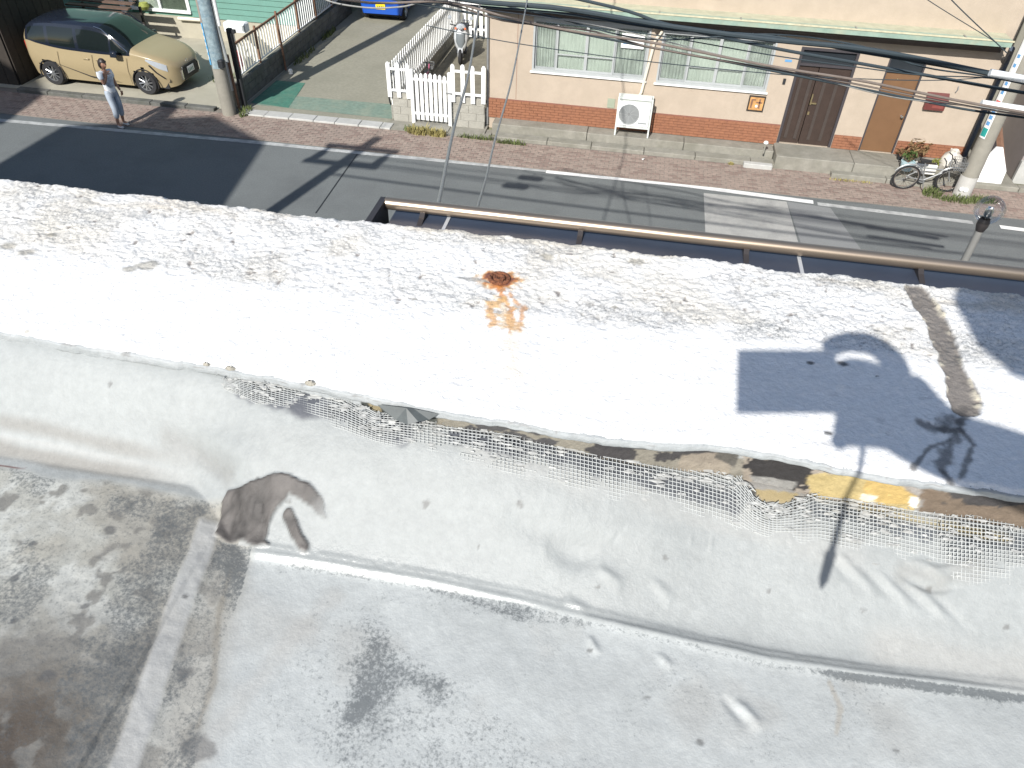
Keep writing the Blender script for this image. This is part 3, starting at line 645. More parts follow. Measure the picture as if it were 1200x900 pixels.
tbl = [[mesh_pt(u, v/(NV-1)) for v in range(NV)] for u in np.arange(U0, U1, 9.4)]
def mp_(i, j):
    a = i/2; k = min(int(a), len(tbl)-2); f_ = a-k; return tbl[k][j]*(1-f_)+tbl[k+1][j]*f_
nu = len(US)-1; mb = MB(); hw = .00052
def ribbon(P, Q, side):
    d_ = (Q-P); n_ = Vector((0, -.5, .86)); s_ = d_.cross(n_).normalized()*hw; u_ = n_*.0007
    mb.add([P-s_, P+s_, Q+s_, Q-s_, P-s_*.2+u_, Q-s_*.2+u_], [(0, 4, 5, 3), (4, 1, 2, 5)])
for i in range(nu-1):
    u = US[i]
    # number of strand rows follows the strip's height, so cells stay square
    for j in range(NV):
        if vn(u*.03+40, j*.35) > .74 and j > 3: continue
        ribbon(mp_(i, j), mp_(i+1, j), 0)
    for j in range(NV-1):
        if vn(u*.03+40, j*.35) > .74 and j > 3: continue
        ribbon(mp_(i, j), mp_(i, j+1), 1)
for k in range(150):                                                   # frayed ends
    i = random.choice([random.randint(0, 12), random.randint(30, 56), random.randint(120, 150), random.randint(60, nu-3)]); p = mp_(i, 0 if random.random() < .6 else random.randint(1, 6))
    q = p+Vector((random.uniform(-.008, .008), random.uniform(-.010, .004), random.uniform(0, .006))); m_ = (p+q)/2+Vector((0, 0, random.uniform(0, .003)))
    ribbon(p, m_, 0); ribbon(m_, q, 0)
ms = mb.build('reinforcing_mesh', mat('glass_fibre', (.40, .415, .41), .7, .1, 60)); tag(ms, 'torn white glass fibre mesh strip peeling from under the parapet lip', 'mesh')
# white paint flakes clotting the strip
mb = MB()
for k in range(520):
    i = random.randint(0, nu-2); j = min(NV-1, int(abs(random.gauss(4, 5)))); 
    if 430 < US[i] < 520 and j < 3: continue
    p = mp_(i, j)+Vector((0, 0, .0006)); r = random.uniform(.0015, .006); a0 = random.random()*6; n = 7
    ring = [p+Vector((math.cos(a0+6.283*q/n)*r*random.uniform(.6, 1.9), math.sin(a0+6.283*q/n)*r*random.uniform(.3, .7), random.uniform(-.0003, .0013))) for q in range(n)]
    mb.add([p+Vector((0, 0, .0010))]+ring, [(0, 1+q, 1+(q+1) % n) for q in range(n)])
fl = mb.build('paint_flakes', mat('flake', (.40, .405, .39), .7, .12, 60)); tag(fl, 'white paint flakes clinging to the torn glass fibre mesh', 'paint flakes', kind='stuff')

# -- rusty cut bolt standing in its stain
b0 = thing('rusty_bolt', 'rusted cut bolt stub in an orange stain on the white parapet', 'bolt', (rc[0], rc[1], PT-.002))
MB().torus((rc[0], rc[1], PT+.001), .0125, .0028, 'z', 22, 8).build('washer', M['rust'], b0, True)
MB().lathe([(.0085, -.004), (.0085, .0035), (.0065, .0045), (.001, .002)], (rc[0], rc[1], PT), n=14).build('stub', M['rust'], b0, True)

# -- our own building under the parapet, and the navy ledge with its handrail
ob = thing('own_building', 'pale front wall of our building below the parapet, a dark ledge on it', 'building', (0, .9, 0))
B(-9, 9, .3, .935, 0, 6.9).build('wall', M['facade'], ob)
B(-9, 9, -9, .3, 6.7, 6.9).build('roof_slab', M['facade'], ob)
B(-9, 9, -9.2, -9, 0, 6.9).build('wall', M['facade'], ob)
B(-9.2, -9, -9, .935, 0, 6.9).build('wall', M['facade'], ob); B(9, 9.2, -9, .935, 0, 6.9).build('wall', M['facade'], ob)
RZ = 6.5
led = thing('navy_ledge', 'dark navy sheet metal ledge below the parapet, under the bronze handrail', 'ledge', (1.5, 1.6, RZ-.12))
B(-.80, 8.9, .936, 2.392, RZ-.14, RZ-.034).build('sheet', M['navy'], led)
B(-.815, 8.9, 2.392, 2.402, RZ-.15, RZ-.029).build('front_edge', M['seal'], led)
for k, sx in enumerate((-.60, .62, 1.84, 3.06, 4.28, 5.5)):
    MB().box(sx-.006, sx+.006, .937, 2.391, RZ-.0342, RZ-.031).build('joint', M['seal'], led)
hr = thing('handrail', 'bronze tube handrail running along the front of the navy ledge', 'handrail', (-.8, 2.3, RZ))
MB().tube([(-.83, 2.325, RZ), (8.9, 2.325, RZ)], .022, 16).build('rail_tube', M['bronze'], hr, True)
MB().box(-.850, -.828, 1.60, 2.335, RZ-.13, RZ+.018).build('end_bracket', M['bronze_dark'], hr)
for k in range(17):
    x_ = -.69+k*.565
    if x_ > 8.8: break
    o_ = MB(); o_.prism([(2.25, RZ-.0337), (2.345, RZ-.0337), (2.340, RZ-.018), (2.315, RZ-.004), (2.29, RZ-.022)], 'x', x_-.009, x_+.009); o_.build('bracket', M['bronze_dark'], hr)

# =====================================================================================
# STREET
# =====================================================================================
# front line of the pavement runs very slightly askew; y of the white line at x
def yl(x): return 16.17+.0*x
g_ = MB(); n = 24
g_.add([(-600, -600, -.012), (600, -600, -.012), (600, 600, -.012), (-600, 600, -.012)], [(0, 1, 2, 3)])
struct(g_.build('ground', M['grass_lot']))
struct(MB().add([(-60, 9.2, 0), (60, 9.2, 0), (60, 16.5, 0), (-60, 16.5, 0)], [(0, 1, 2, 3)]).build('road', M['asphalt']))
struct(MB().add([(G(825, 222)[0], 9.3, .004), (G(940, 290)[0]+.1, 9.3, .004), (3.62, 15.98, .004), (1.80, 15.98, .004)], [(0, 1, 2, 3)]).build('road_patch', M['asphalt_light']))
struct(MB().add([(4.0, 9.3, .004), (6.0, 9.3, .004), (4.55, 15.9, .004), (3.63, 15.98, .004)], [(0, 1, 2, 3)]).build('road_patch', mat('asphalt_mid', (.22, .228, .228), .9, .12, 40, bump=.4, bscale=160)))
# white line in worn and fresh runs
def strip(pts, wd, z=.005): 
    mb = MB(); 
    for (a, b) in zip(pts[:-1], pts[1:]):
        dx, dy = b[0]-a[0], b[1]-a[1]; L = math.hypot(dx, dy); nx_, ny_ = -dy/L*wd/2, dx/L*wd/2
        mb.add([(a[0]+nx_, a[1]+ny_, z), (b[0]+nx_, b[1]+ny_, z), (b[0]-nx_, b[1]-ny_, z), (a[0]-nx_, a[1]-ny_, z)], [(0, 1, 2, 3)])
    return mb
WL = [G(*p)[:2] for p in ((-300, 112), (0, 141), (140, 153), (300, 167), (460, 183), (640, 200))]
struct(strip(WL, .16).build('edge_line', M['line_paint'])); 
struct(strip([G(*p)[:2] for p in ((640, 201), (800, 217), (953, 237))], .17).build('edge_line', M['line_fresh']))
struct(strip([G(*p)[:2] for p in ((958, 239), (1050, 250), (1140, 261))], .15).build('edge_line', M['line_paint']))
struct(strip([G(*p)[:2] for p in ((1172, 266), (1300, 282), (1600, 320))], .15).build('edge_line', M['line_fresh']))
# fine joint in the asphalt, near the pole shadow
struct(strip([G(*p)[:2] for p in ((430, 165), (405, 200), (370, 250))], .03, .0045).build('road_joint', M['dark']))
# pavement of brick
struct(B(-60, 60, 16.30, 17.86, -.05, .008).build('pavement', M['joint_sand']))
mb = MB(); md = MB(); r_ = 0; y_ = 16.315
while y_ < 17.64:
    x_ = -19.5+(.105 if r_ % 2 else 0)
    while x_ < 12.5:
        w2 = .198; z_ = .0125+random.uniform(0, .004); lit = random.random() < .72
        yy = y_+random.uniform(-.002, .002)
        q = [(x_+.004, yy+.004, z_-.006), (x_+w2-.004, yy+.004, z_-.006), (x_+w2-.004, yy+.094, z_-.006), (x_+.004, yy+.094, z_-.006),
             (x_+.010, yy+.010, z_), (x_+w2-.010, yy+.010, z_), (x_+w2-.010, yy+.088, z_), (x_+.010, yy+.088, z_)]
        (mb if lit else md).add(q, [(4, 5, 6, 7), (0, 1, 5, 4), (1, 2, 6, 5), (2, 3, 7, 6), (3, 0, 4, 7)]); x_ += w2+.004
    y_ += .102; r_ += 1
tag(mb.build('paving_bricks', M['brick_paver']), 'faded pinkish paving bricks laid along the street pavement', 'paving', kind='stuff')
tag(md.build('paving_bricks', M['paver_dark']), 'darker red paving bricks scattered through the street pavement', 'paving', kind='stuff')
# near pavement, mostly hidden below the parapet
struct(B(-60, 60, .95, 9.2, -.05, .10).build('near_pavement', M['concrete']))

# concrete kerbs and steps in front of the peach house
YW = 18.4
def seg_blocks(name, x0, x1, y0, y1, z1, L, m, cat, label, z0=0.):
    t_ = thing(name, label, cat, ((x0+x1)/2, y0, z0)); x = x0; ref = None
    while x < x1-.05:
        xe = min(x+L*random.uniform(.9, 1.1), x1)
        if x1-xe < L*.3: xe = x1
        MB().bbox(x+.006, xe-.006, y0+random.uniform(0, .012), y1, z0, z1+random.uniform(-.008, .008), .012).build('kerb_block', m, t_); x = xe
    return t_
seg_blocks('kerb_row', -3.3, 4.75, 17.66, 17.96, .10, 1.2, M['concrete'], 'kerb', 'low stained concrete kerb between brick pavement and peach house')
seg_blocks('plinth_ledge', -3.45, 3.45, 17.97, YW-.004, .285, 2.4, M['concrete'], 'ledge', 'weathered concrete ledge along the foot of the peach wall')
seg_blocks('door_step', 3.46, 7.85, 17.62, YW-.004, .33, 1.9, M['concrete'], 'step', 'raised concrete doorstep below the two front doors')
seg_blocks('lower_step', 4.76, 7.2, 17.40, 17.615, .13, 1.25, M['concrete'], 'step', 'low kerb stones in front of the raised doorstep')
MB().bbox(2.75, 3.42, 17.50, 17.655, 0.009, .12, .015).build('ramp_block', M['concrete_white']).update_tag()
tag(bpy.data.objects['ramp_block'], 'short pale concrete block at the kerb left of the doorstep', 'block')

# ------------------------------------------------------------------ the peach house
ph = thing('peach_house', 'peach stucco house with red brick base, two windows and two doors', 'house', (2.1, YW, 0))
XL_, XR_ = -3.62, 7.78; W1 = (-2.56, .16, 1.52, 2.90); W2 = (.42, 2.98, 1.50, 2.86); D1 = (3.52, 4.79, .335, 2.56); D2 = (5.44, 6.24, .335, 2.53)
def wall_with_holes(x0, x1, z0, z1, holes, y, thick, m, parent, name='wall'):
    xs = sorted({x0, x1, *[h[0] for h in holes], *[h[1] for h in holes]}); mb = MB()
    zs = sorted({z0, z1, *[h[2] for h in holes], *[h[3] for h in holes]})
    solid = lambda i, j: 0 <= i < len(xs)-1 and 0 <= j < len(zs)-1 and not any(h[0] <= (xs[i]+xs[i+1])/2 <= h[1] and h[2] <= (zs[j]+zs[j+1])/2 <= h[3] for h in holes)
    for i in range(len(xs)-1):
        for j in range(len(zs)-1):
            if not solid(i, j): continue
            a, b, c, d = xs[i], xs[i+1], zs[j], zs[j+1]
            mb.add([(a, y, c), (b, y, c), (b, y, d), (a, y, d)], [(0, 1, 2, 3)]); mb.add([(a, y+thick, c), (b, y+thick, c), (b, y+thick, d), (a, y+thick, d)], [(0, 1, 2, 3)])
            for (ii, jj, q) in ((i-1, j, [(a, y, c), (a, y+thick, c), (a, y+thick, d), (a, y, d)]), (i+1, j, [(b, y, c), (b, y+thick, c), (b, y+thick, d), (b, y, d)]),
                                (i, j-1, [(a, y, c), (b, y, c), (b, y+thick, c), (a, y+thick, c)]), (i, j+1, [(a, y, d), (b, y, d), (b, y+thick, d), (a, y+thick, d)])):
                if not solid(ii, jj): mb.add(q, [(0, 1, 2, 3)])
    return mb.build(name, m, parent)
# recalc of normals is fine: shell closed around openings
wall_with_holes(XL_, XR_, 0.0, 6.4, [W1, W2, D1, D2], YW, .18, M['stucco'], ph)
B(XL_, XL_+.18, YW+.18, 26, 0, 6.4).build('wall', M['stucco'], ph); B(XR_-.18, XR_, YW+.18, 26, 0, 6.4).build('wall', M['stucco'], ph); B(XL_, XR_, 26, 26.18, 0, 6.4).build('wall', M['stucco'], ph)
B(XL_-.3, XR_+.3, YW-.3, 26.5, 6.4, 6.55).build('roof', M['roof_dark'], ph)
B(XL_+.2, XR_-.2, YW+1.2, YW+1.25, .3, 3.0).build('inner_wall', M['curtain_dark'], ph)
# hairline movement joint in the stucco
B(-2.935, -2.925, YW-.002, YW, .79, 2.9).build('crack', M['tile_joint'], ph)
# brick base
mb = MB(); mj = MB()
def base_run(x0, x1, z0, z1):
    mj.box(x0, x1, YW-.018, YW-.001, z0, z1); z = z0; r = 0
    while z < z1-.03:
        x = x0-(.105 if r % 2 else 0)
        while x < x1:
            a = max(x, x0)+.005; b = min(x+.21, x1)-.005
            if b-a > .03: mb.box(a, b, YW-.034-random.uniform(0, .004), YW-.017, z+.005, min(z+.066, z1)-.002)
            x += .21
        z += .066; r += 1
base_run(XL_, D1[0]-.01, .29, .775); base_run(D1[1]+.01, D2[0]-.01, .335, .66); base_run(D2[1]+.01, XR_, .335, .66)
mj.build('brick_joints', M['tile_joint'], ph); tag(mb.build('base_bricks', M['red_tile'], ph), kind='stuff')
# windows
def window(hole, splits, dark_panes, label=None):
    x0, x1, z0, z1 = hole; y = YW+.03; wf = MB(); zt = z1-.15
    wf.box(x0, x1, YW-.035, y+.05, z0, z0+.05); wf.box(x0, x1, YW-.015, y+.05, z1-.03, z1); wf.box(x0, x0+.045, YW-.015, y+.05, z0+.05, z1-.03); wf.box(x1-.045, x1, YW-.015, y+.05, z0+.05, z1-.03)
    wf.box(x0+.045, x1-.045, YW-.012, y+.04, zt-.11, zt)
    fr = wf.build('window', M['alu'], ph)
    B(x0-.04, x1+.04, YW-.06, YW-.001, z0-.035, z0-.002).build('sill', M['ac_white'], fr)
    for a, b in zip(splits[:-1], splits[1:]):
        a_, b_ = max(a, x0+.047), min(b, x1-.047); k = splits.index(a); yo = y+(.0 if k in (1, 2) else .022); s_ = .035
        sash = MB(); sash.box(a_, a_+s_, yo, yo+.02, z0+.052, zt-.112); sash.box(b_-s_, b_, yo, yo+.02, z0+.052, zt-.112); sash.box(a_+s_, b_-s_, yo, yo+.02, z0+.052, z0+.095); sash.box(a_+s_, b_-s_, yo, yo+.02, zt-.145, zt-.112)
        if k in (1, 2): sash.box(a_+s_, b_-s_, yo+.002, yo+.018, z0+.40, z0+.425)
        sash.build('sash', M['alu_grey'] if k in dark_panes else M['alu'], fr); B(a_+s_, b_-s_, yo+.008, yo+.012, z0+.095, zt-.145).build('pane', M['pane'], fr)
        # curtain: a pleated sheet
        cb = MB(); n = 26; pts = [(a_+(b_-a_)*q/n, YW+.115+(.022 if k not in (1, 2) else .006)*math.sin(q*1.9+k)) for q in range(n+1)]
        for p, q in zip(pts[:-1], pts[1:]): cb.add([(p[0], p[1], z0+.06), (q[0], q[1], z0+.06), (q[0], q[1], zt-.12), (p[0], p[1], zt-.12)], [(0, 1, 2, 3)])
        cb.build('curtain', M['curtain_dark'] if k not in (1, 2) else M['curtain'], fr, True)
        B(a_+.01, b_-.01, y+.015, y+.02, zt+.002, z1-.032).build('transom_pane', M['dark_glass'], fr)
    return fr
window(W1, [-2.56, -2.00, -1.29, -.62, .16], (0, 3)); window(W2, [.42, 1.09, 1.76, 2.40, 2.98], (0, 3))
# paper notice in the first window
nb = thing('paper_notice', 'white paper notice with small lines taped in the left window', 'notice', (-.2, YW, 2.36))
B(-.50, .03, YW+.0440, YW+.048, 2.20, 2.52).build('sheet', M['plate_white'], nb)
for k in range(3): B(-.34+.02*k, -.14-.02*k, YW+.0425, YW+.0439, 2.45-k*.03, 2.462-k*.03).build('print_line', M['ink'], nb)
B(-.46, -.02, YW+.0425, YW+.0439, 2.285, 2.295).build('print_line', M['blue_print'], nb)
# doors
f1 = MB(); x0, x1, z0, z1 = D1
f1.box(x0, x0+.06, YW-.01, YW+.12, z0, z1); f1.box(x1-.06, x1, YW-.01, YW+.12, z0, z1); f1.box(x0+.06, x1-.06, YW-.01, YW+.12, z1-.06, z1); f1.box(x0+.06, x1-.06, YW-.005, YW+.12, z1-.40, z1-.35)
dd_ = f1.build('door', M['door_frame'], ph)
B(x0+.06, x1-.06, YW+.06, YW+.07, z1-.35, z1-.06).build('transom_pane', M['dark_glass'], dd_)
B(x0+.06, x0+.50, YW+.05, YW+.09, z0+.01, z1-.40).build('door_leaf', M['door_dark'], dd_); B(x0+.515, x1-.06, YW+.04, YW+.09, z0+.01, z1-.40).build('door_leaf', M['door_dark'], dd_)
for a in (x0+.14, x0+.36, x0+.68, x0+.95): B(a, a+.07, YW+.028, YW+.0505, z0+.12, z1-.55).build('door_panel', M['door_panel'], dd_)
MB().box(x0+.515, x0+.545, YW+.012, YW+.04, z0+.96, z0+1.20).box(x0+.545, x0+.66, YW+.004, YW+.03, z0+.98, z0+1.015).build('handle', M['brass'], dd_)
B(x0+.53, x0+.57, YW+.022, YW+.04, z0+.72, z0+.79).build('lock', M['brass'], dd_)
x0, x1, z0, z1 = D2; f2 = MB(); f2.box(x0, x0+.035, YW-.008, YW+.1, z0, z1); f2.box(x1-.035, x1, YW-.008, YW+.1, z0, z1); f2.box(x0+.035, x1-.035, YW-.008, YW+.1, z1-.03, z1); f2.box(x0+.035, x1-.035, YW-.004, YW+.1, z1-.36, z1-.32)
d2_ = f2.build('door', M['door_frame'], ph); d2_['label'] = 'plain light brown door'
B(x0+.035, x1-.035, YW+.04, YW+.05, z1-.32, z1-.03).build('transom_pane', M['dark_glass'], d2_)
B(x0+.035, x1-.035, YW+.03, YW+.07, z0+.01, z1-.36).build('door_leaf', M['door_brown'], d2_)
MB().lathe([(.001, -.075), (.03, -.07), (.036, -.05), (.03, -.03), (.012, -.02), (.03, 0)], (x1-.10, YW+.03, z0+.88), 'y', 12).build('handle', M['chrome'], d2_, True)
MB().lathe([(.001, -.012), (.015, -.01), (.015, 0)], (x0+.32, YW+.03, z1-.50), 'y', 10).build('peephole', M['brass'], d2_)
# canopy gutter and dark soffit, upper storey trim
sof = MB(); sof.prism([(YW-.001, 2.98), (YW-.40, 2.93), (YW-.40, 3.018), (YW-.001, 3.10)], 'x', XL_-.05, XR_-.25); sof.build('soffit', M['soffit'], ph)
B(XL_-.05, XR_-.25, YW-.22, YW-.001, 2.82, 2.94).build('canopy_beam', M['soffit'], ph)
gm = MB(); n = 9; arc = [(YW-.565+.07*math.cos(math.pi+math.pi*q/(n-1)), 3.075+.07*math.sin(math.pi+math.pi*q/(n-1))) for q in range(n)]; arc2 = [(YW-.565+.058*math.cos(2*math.pi-math.pi*q/(n-1)), 3.079+.058*math.sin(2*math.pi-math.pi*q/(n-1))) for q in range(n)]
gm.prism([(YW-.54, 3.15), (YW-.53, 3.02), (YW-.41, 3.02), (YW-.40, 3.15)], 'x', XL_-.08, XR_-.22); gm.build('gutter', M['gutter_green'], ph)
B(XL_-.08, XR_-.22, YW-.398, YW-.001, 3.135, 3.152).build('canopy_top', mat('canopy_top', (.42, .42, .31), .8, .15, 5), ph)
B(XL_-.1, XR_-.2, YW-.552, YW-.5405, 3.125, 3.158).build('gutter_rim', mat('gutter_rim', (.5, .47, .33), .6, .2, 7), ph)
for a in (-1.3, .25, 2.0, 4.4, 6.6): MB().box(a, a+.03, YW-.555, YW-.39, 3.159, 3.165).build('gutter_clip', M['steel'], ph)
MB().tube([(.24, YW-.47, 3.02), (.22, YW-.40, 2.86), (.20, YW-.08, 2.72)], .03, 8).build('gutter_pipe', M['duct'], ph, True)
MB().tube([(XR_+.02, YW-.07, .3), (XR_+.02, YW-.07, 2.6), (XR_-.15, YW-.45, 2.98)], .055, 10).build('downpipe', mat('pipe_navy', (.04, .055, .08), .5, .1, 5), ph, True)
MB().tube([(XL_-.02, YW-.04, .1), (XL_-.02, YW-.04, 3.0)], .028, 8).build('downpipe', M['steel'], ph, True)
# conduit between windows down to the air conditioner
MB().tube([(.40, YW-.05, 2.66), (.27, YW-.05, 2.45), (.235, YW-.05, 2.2), (.12, YW-.05, 1.25), (.05, YW-.06, 1.12)], .034, 8).build('pipe_cover', M['duct'], ph, True)
B(-.66, -.48, YW-.02, YW-.001, .80, 1.02).build('vent_cover', mat('vent_green', (.30, .34, .26), .7, .1, 8), ph)
B(3.30, 3.36, YW-.03, YW-.001, 1.72, 1.84).build('doorbell', M['dark'], ph)
B(3.23, 3.38, YW-.008, YW-.001, 2.21, 2.26).build('number_plate', M['blue_print'], ph)
MB().tube([(7.05, YW-.04, 1.88), (7.07, YW-.06, 1.95), (7.07, YW-.02, 2.0)], .012, 6).build('hook', M['steel'], ph)
# upper wall boxes and cable brackets
B(.55, 1.55, YW-.06, YW-.001, 3.42, 3.9).build('vent_box', mat('stucco_pale', (.66, .56, .44), .9, .05, 3), ph); B(1.0, 1.1, YW-.10, YW-.061, 3.5, 3.9).build('vent_pipe', M['dark'], ph)
# name board: carved wood in a dark frame
nb = thing('name_board', 'small orange wooden name board in a dark frame left of the doors', 'sign', (2.82, YW, 1.2))
B(2.64, 3.02, YW-.03, YW-.001, 1.04, 1.40).build('frame', M['wood_dark'], nb); B(2.67, 2.99, YW-.04, YW-.031, 1.075, 1.37).build('board', M['wood_sign'], nb)
for k, (a, b, c, d) in enumerate(((2.70, 2.74, 1.12, 1.33), (2.74, 2.80, 1.30, 1.33), (2.88, 2.92, 1.12, 1.34), (2.82, 2.96, 1.24, 1.27))): B(a, b, YW-.046, YW-.041, c, d).build('carving', M['wood_brown'], nb)
MB().lathe([(.001, -.02), (.03, -.015), (.03, 0)], (2.84, YW-.04, 1.17), 'y', 10).build('knob', M['plate_white'], nb)
# mailbox
mbx = thing('mailbox', 'dark red letter box on the peach wall right of the brown door', 'mailbox', (6.7, YW, 1.6))
MB().prism([(YW-.001, 1.46), (YW-.10, 1.46), (YW-.10, 1.68), (YW-.001, 1.80)], 'x', 6.50, 6.94).build('body', M['red_box'], mbx)
MB().prism([(YW-.0015, 1.80), (YW-.11, 1.672), (YW-.118, 1.686), (YW-.0015, 1.826)], 'x', 6.48, 6.96).build('lid', M['red_box_lid'], mbx)
B(6.58, 6.86, YW-.108, YW-.101, 1.60, 1.63).build('slot', M['dark'], mbx); B(6.66, 6.90, YW-.106, YW-.1005, 1.51, 1.57).build('plate', mat('red_pale', (.22, .06, .05), .5, .1, 8), mbx)
# air conditioner on its stand
ac = thing('air_conditioner', 'white air conditioner outdoor unit on a tall white stand by the peach wall', 'air conditioner', (.0, 18.1, .29))
ax0, ax1, ay0, ay1, az = -.37, .40, 17.99, 18.27, .29
for x in (ax0-.03, ax1): 
    for y in (ay0, ay1-.04): B(x, x+.035, y, y+.04, az-.0 if y > ay0+.01 else .29, 1.22).build('stand_leg', M['ac_body'], ac)
for z in (.50, 1.155):
    B(ax0+.005, ax1-.001, ay0+.003, ay0+.035, z, z+.035).build('stand_bar', M['ac_body'], ac); B(ax0+.005, ax1-.001, ay1-.036, ay1-.004, z, z+.035).build('stand_bar', M['ac_body'], ac)
MB().bbox(ax0+.01, ax1-.008, ay0+.01, ay1-.01, .55, 1.14, .015).build('casing', M['ac_white'], ac)
MB().bbox(ax0-.0, ax1+.0, ay0-.03, ay1+.005, 1.195, 1.225, .01).build('top_shelf', M['ac_body'], ac)
cx_ = ax0+.27; fg = MB().lathe([(.245, -.008), (.245, 0)], (cx_, ay0+.009, .83), 'y', 28); fg.lathe([(.001, 0), (.238, 0)], (cx_, ay0+.0085, .83), 'y', 28); fgo = fg.build('fan_grille', M['fan'], ac)
ring = MB()
for r in (.05, .075, .10, .125, .15, .175, .20, .225, .245): ring.torus((cx_, ay0-.001, .83), r, .0055, 'y', 28, 5)
for k in range(8): a = k*math.pi/4; ring.tube([(cx_+.03*math.cos(a), ay0-.003, .83+.03*math.sin(a)), (cx_+.245*math.cos(a), ay0-.003, .83+.245*math.sin(a))], .005, 5)
ring.build('grille_wire', M['ac_grille'], fgo)
B(.13, .34, ay0+.004, ay0+.0095, .62, .66).build('badge', M['alu_grey'], ac)
# weeds and a scrap on the pavement
def tuft(name, label, spots, m, n, h, kind='stuff', cat='weeds'):
    mb = MB()
    for (x, y, rx, ry) in spots:
        for _ in range(n):
            a = random.random()*6.28; q = math.sqrt(random.random()); bx_, by_ = x+math.cos(a)*q*rx, y+math.sin(a)*q*ry; hh = h*random.uniform(.4, 1.1); d = random.random()*6.28; lean = random.uniform(.2, .9)*hh
            wd_ = random.uniform(.006, .014); tx, ty = math.cos(d)*lean, math.sin(d)*lean; sx, sy = -math.sin(d)*wd_, math.cos(d)*wd_
            mb.add([(bx_-sx, by_-sy, .005), (bx_+sx, by_+sy, .005), (bx_+tx*.5+sx*.8, by_+ty*.5+sy*.8, hh*.7), (bx_+tx*.5-sx*.8, by_+ty*.5-sy*.8, hh*.7), (bx_+tx, by_+ty, hh)], [(0, 1, 2, 3), (3, 2, 4)])
    return tag(mb.build(name, m), label, cat, kind=kind)
tuft('weeds', 'green and yellow weeds growing at the foot of the picket gate', [(G(495, 152)[0], 17.62, .33, .17), (G(515, 156)[0], 17.55, .22, .1)], M['weed_yellow'], 260, .20)
tuft('weeds', 'low green weeds along the kerb right of the picket gate', [(G(488, 150)[0], 17.7, .28, .14), (G(560, 160)[0], 17.6, .5, .05), (G(600, 166)[0], 17.5, .4, .04)], M['weed'], 130, .14)
tuft('weeds', 'green weeds round the foot of the right utility pole', [(7.45, 16.86, .42, .13), (6.95, 17.05, .22, .18), (8.0, 16.95, .3, .1)], M['weed'], 200, .16)
tuft('weeds', 'thin dry weeds at the edge of the doorstep kerb', [(5.2, 17.33, .5, .05), (G(855, 182)[0], 17.6, .06, .04)], M['weed_yellow'], 110, .07)
tuft('weeds', 'green weeds between the left pole and the driveway wall', [(-9.92, 17.75, .12, .3), (-10.08, 22.2, .12, .8), (-10.12, 24.4, .10, .6), (-11.6, 19.9, .35, .4)], M['weed'], 130, .16)
tag(MB().add([(G(752, 183)[0], 17.4, .02), (G(752, 183)[0]+.09, 17.44, .03), (G(752, 183)[0]+.07, 17.36, .05), (G(752, 183)[0]+.03, 17.33, .02)], [(0, 1, 2), (0, 2, 3)]).build('paper_scrap', M['plate_white']), 'crumpled white scrap lying on the brick pavement below the air conditioner', 'litter')
sp_ = thing('stand_pipe', 'small white capped pipe standing on the kerb by the pale block', 'pipe', (3.15, 17.8, .1))
MB().tube([(3.18, 17.80, .285), (3.18, 17.80, .52)], .022, 8).build('pipe', M['concrete'], sp_, True); MB().lathe([(.001, .06), (.045, .055), (.06, .02), (.05, 0)], (3.18, 17.80, .52), n=10).build('cap', M['plate_white'], sp_, True)

# ------------------------------------------------------------------ picket fence, gate and block walls
def block_wall(name, label, x0, x1, y0, y1, ztop, bw=.40, bh=.19, axis='x', m=None, mm=None):
    t_ = thing(name, label, 'wall', ((x0+x1)/2, (y0+y1)/2, 0)); i = .012
    B(x0+i, x1-i, y0+i, y1-i, 0, ztop-.05).build('mortar_core', mm or M['mortar'], t_)
    z = 0; r = 0
    while z < ztop-.02:
        ze = min(z+bh, ztop); a = x0 if axis == 'x' else y0; e = x1 if axis == 'x' else y1; p = a-(bw/2 if r % 2 else 0)
        while p < e-.001:
            s_, q = max(p, a), min(p+bw, e)
            if q-s_ > .02:
                (MB().bbox(s_+.005, q-.005, y0, y1, z+.005, ze, .006) if axis == 'x' else MB().bbox(x0, x1, s_+.005, q-.005, z+.005, ze, .006)).build('block', m or M['block'], t_)
            p += bw
        z = ze+.004; r += 1
    return t_
block_wall('block_wall', 'short grey concrete block wall left of the white picket gate', -6.08, -5.56, 18.22, 18.34, .74)
block_wall('block_wall', 'short grey concrete block wall between picket gate and peach house', -4.50, -3.68, 18.22, 18.34, .78)
def picket_mesh(w_, t_, h_, zb):
    mb = MB(); pr = [(-w_/2, zb), (w_/2, zb), (w_/2, h_-w_*.5), (w_*.3, h_-w_*.12), (0, h_), (-w_*.3, h_-w_*.12), (-w_/2, h_-w_*.5)]; mb.prism(pr, 'y', -t_/2, t_/2)
    return mb.mesh('picket', M['white_paint'])
def picket_run(name, label, p0, p1, n, wd_, zb, zt_, rails, alt=0.):
    "a run of pickets from p0 to p1; pickets stand proud of the rails"
    root = thing(name, label, 'fence', (p0[0], p0[1], 0)); d = Vector((p1[0]-p0[0], p1[1]-p0[1], 0)); L = d.length; ang = math.atan2(d.y, d.x); me = picket_mesh(wd_, .022, zt_, zb); first = None
    root.rotation_euler = (0, 0, ang)
    for k in range(n):
        x = wd_/2+(L-wd_)*k/(n-1); o = bpy.data.objects.new('picket', me); COL.objects.link(o); o.parent = root; o.location = (x, -.0225, alt*(.02 if k % 2 else 0)+random.uniform(-.006, .006)); o.rotation_euler = (0, random.uniform(-.012, .012), 0)
    for z in rails:
        rb = MB(); rb.box(0, L, -.011, .011, z, z+.06); o = bpy.data.objects.new('rail', rb.mesh('rail', M['white_paint'])); COL.objects.link(o); o.parent = root
    return root
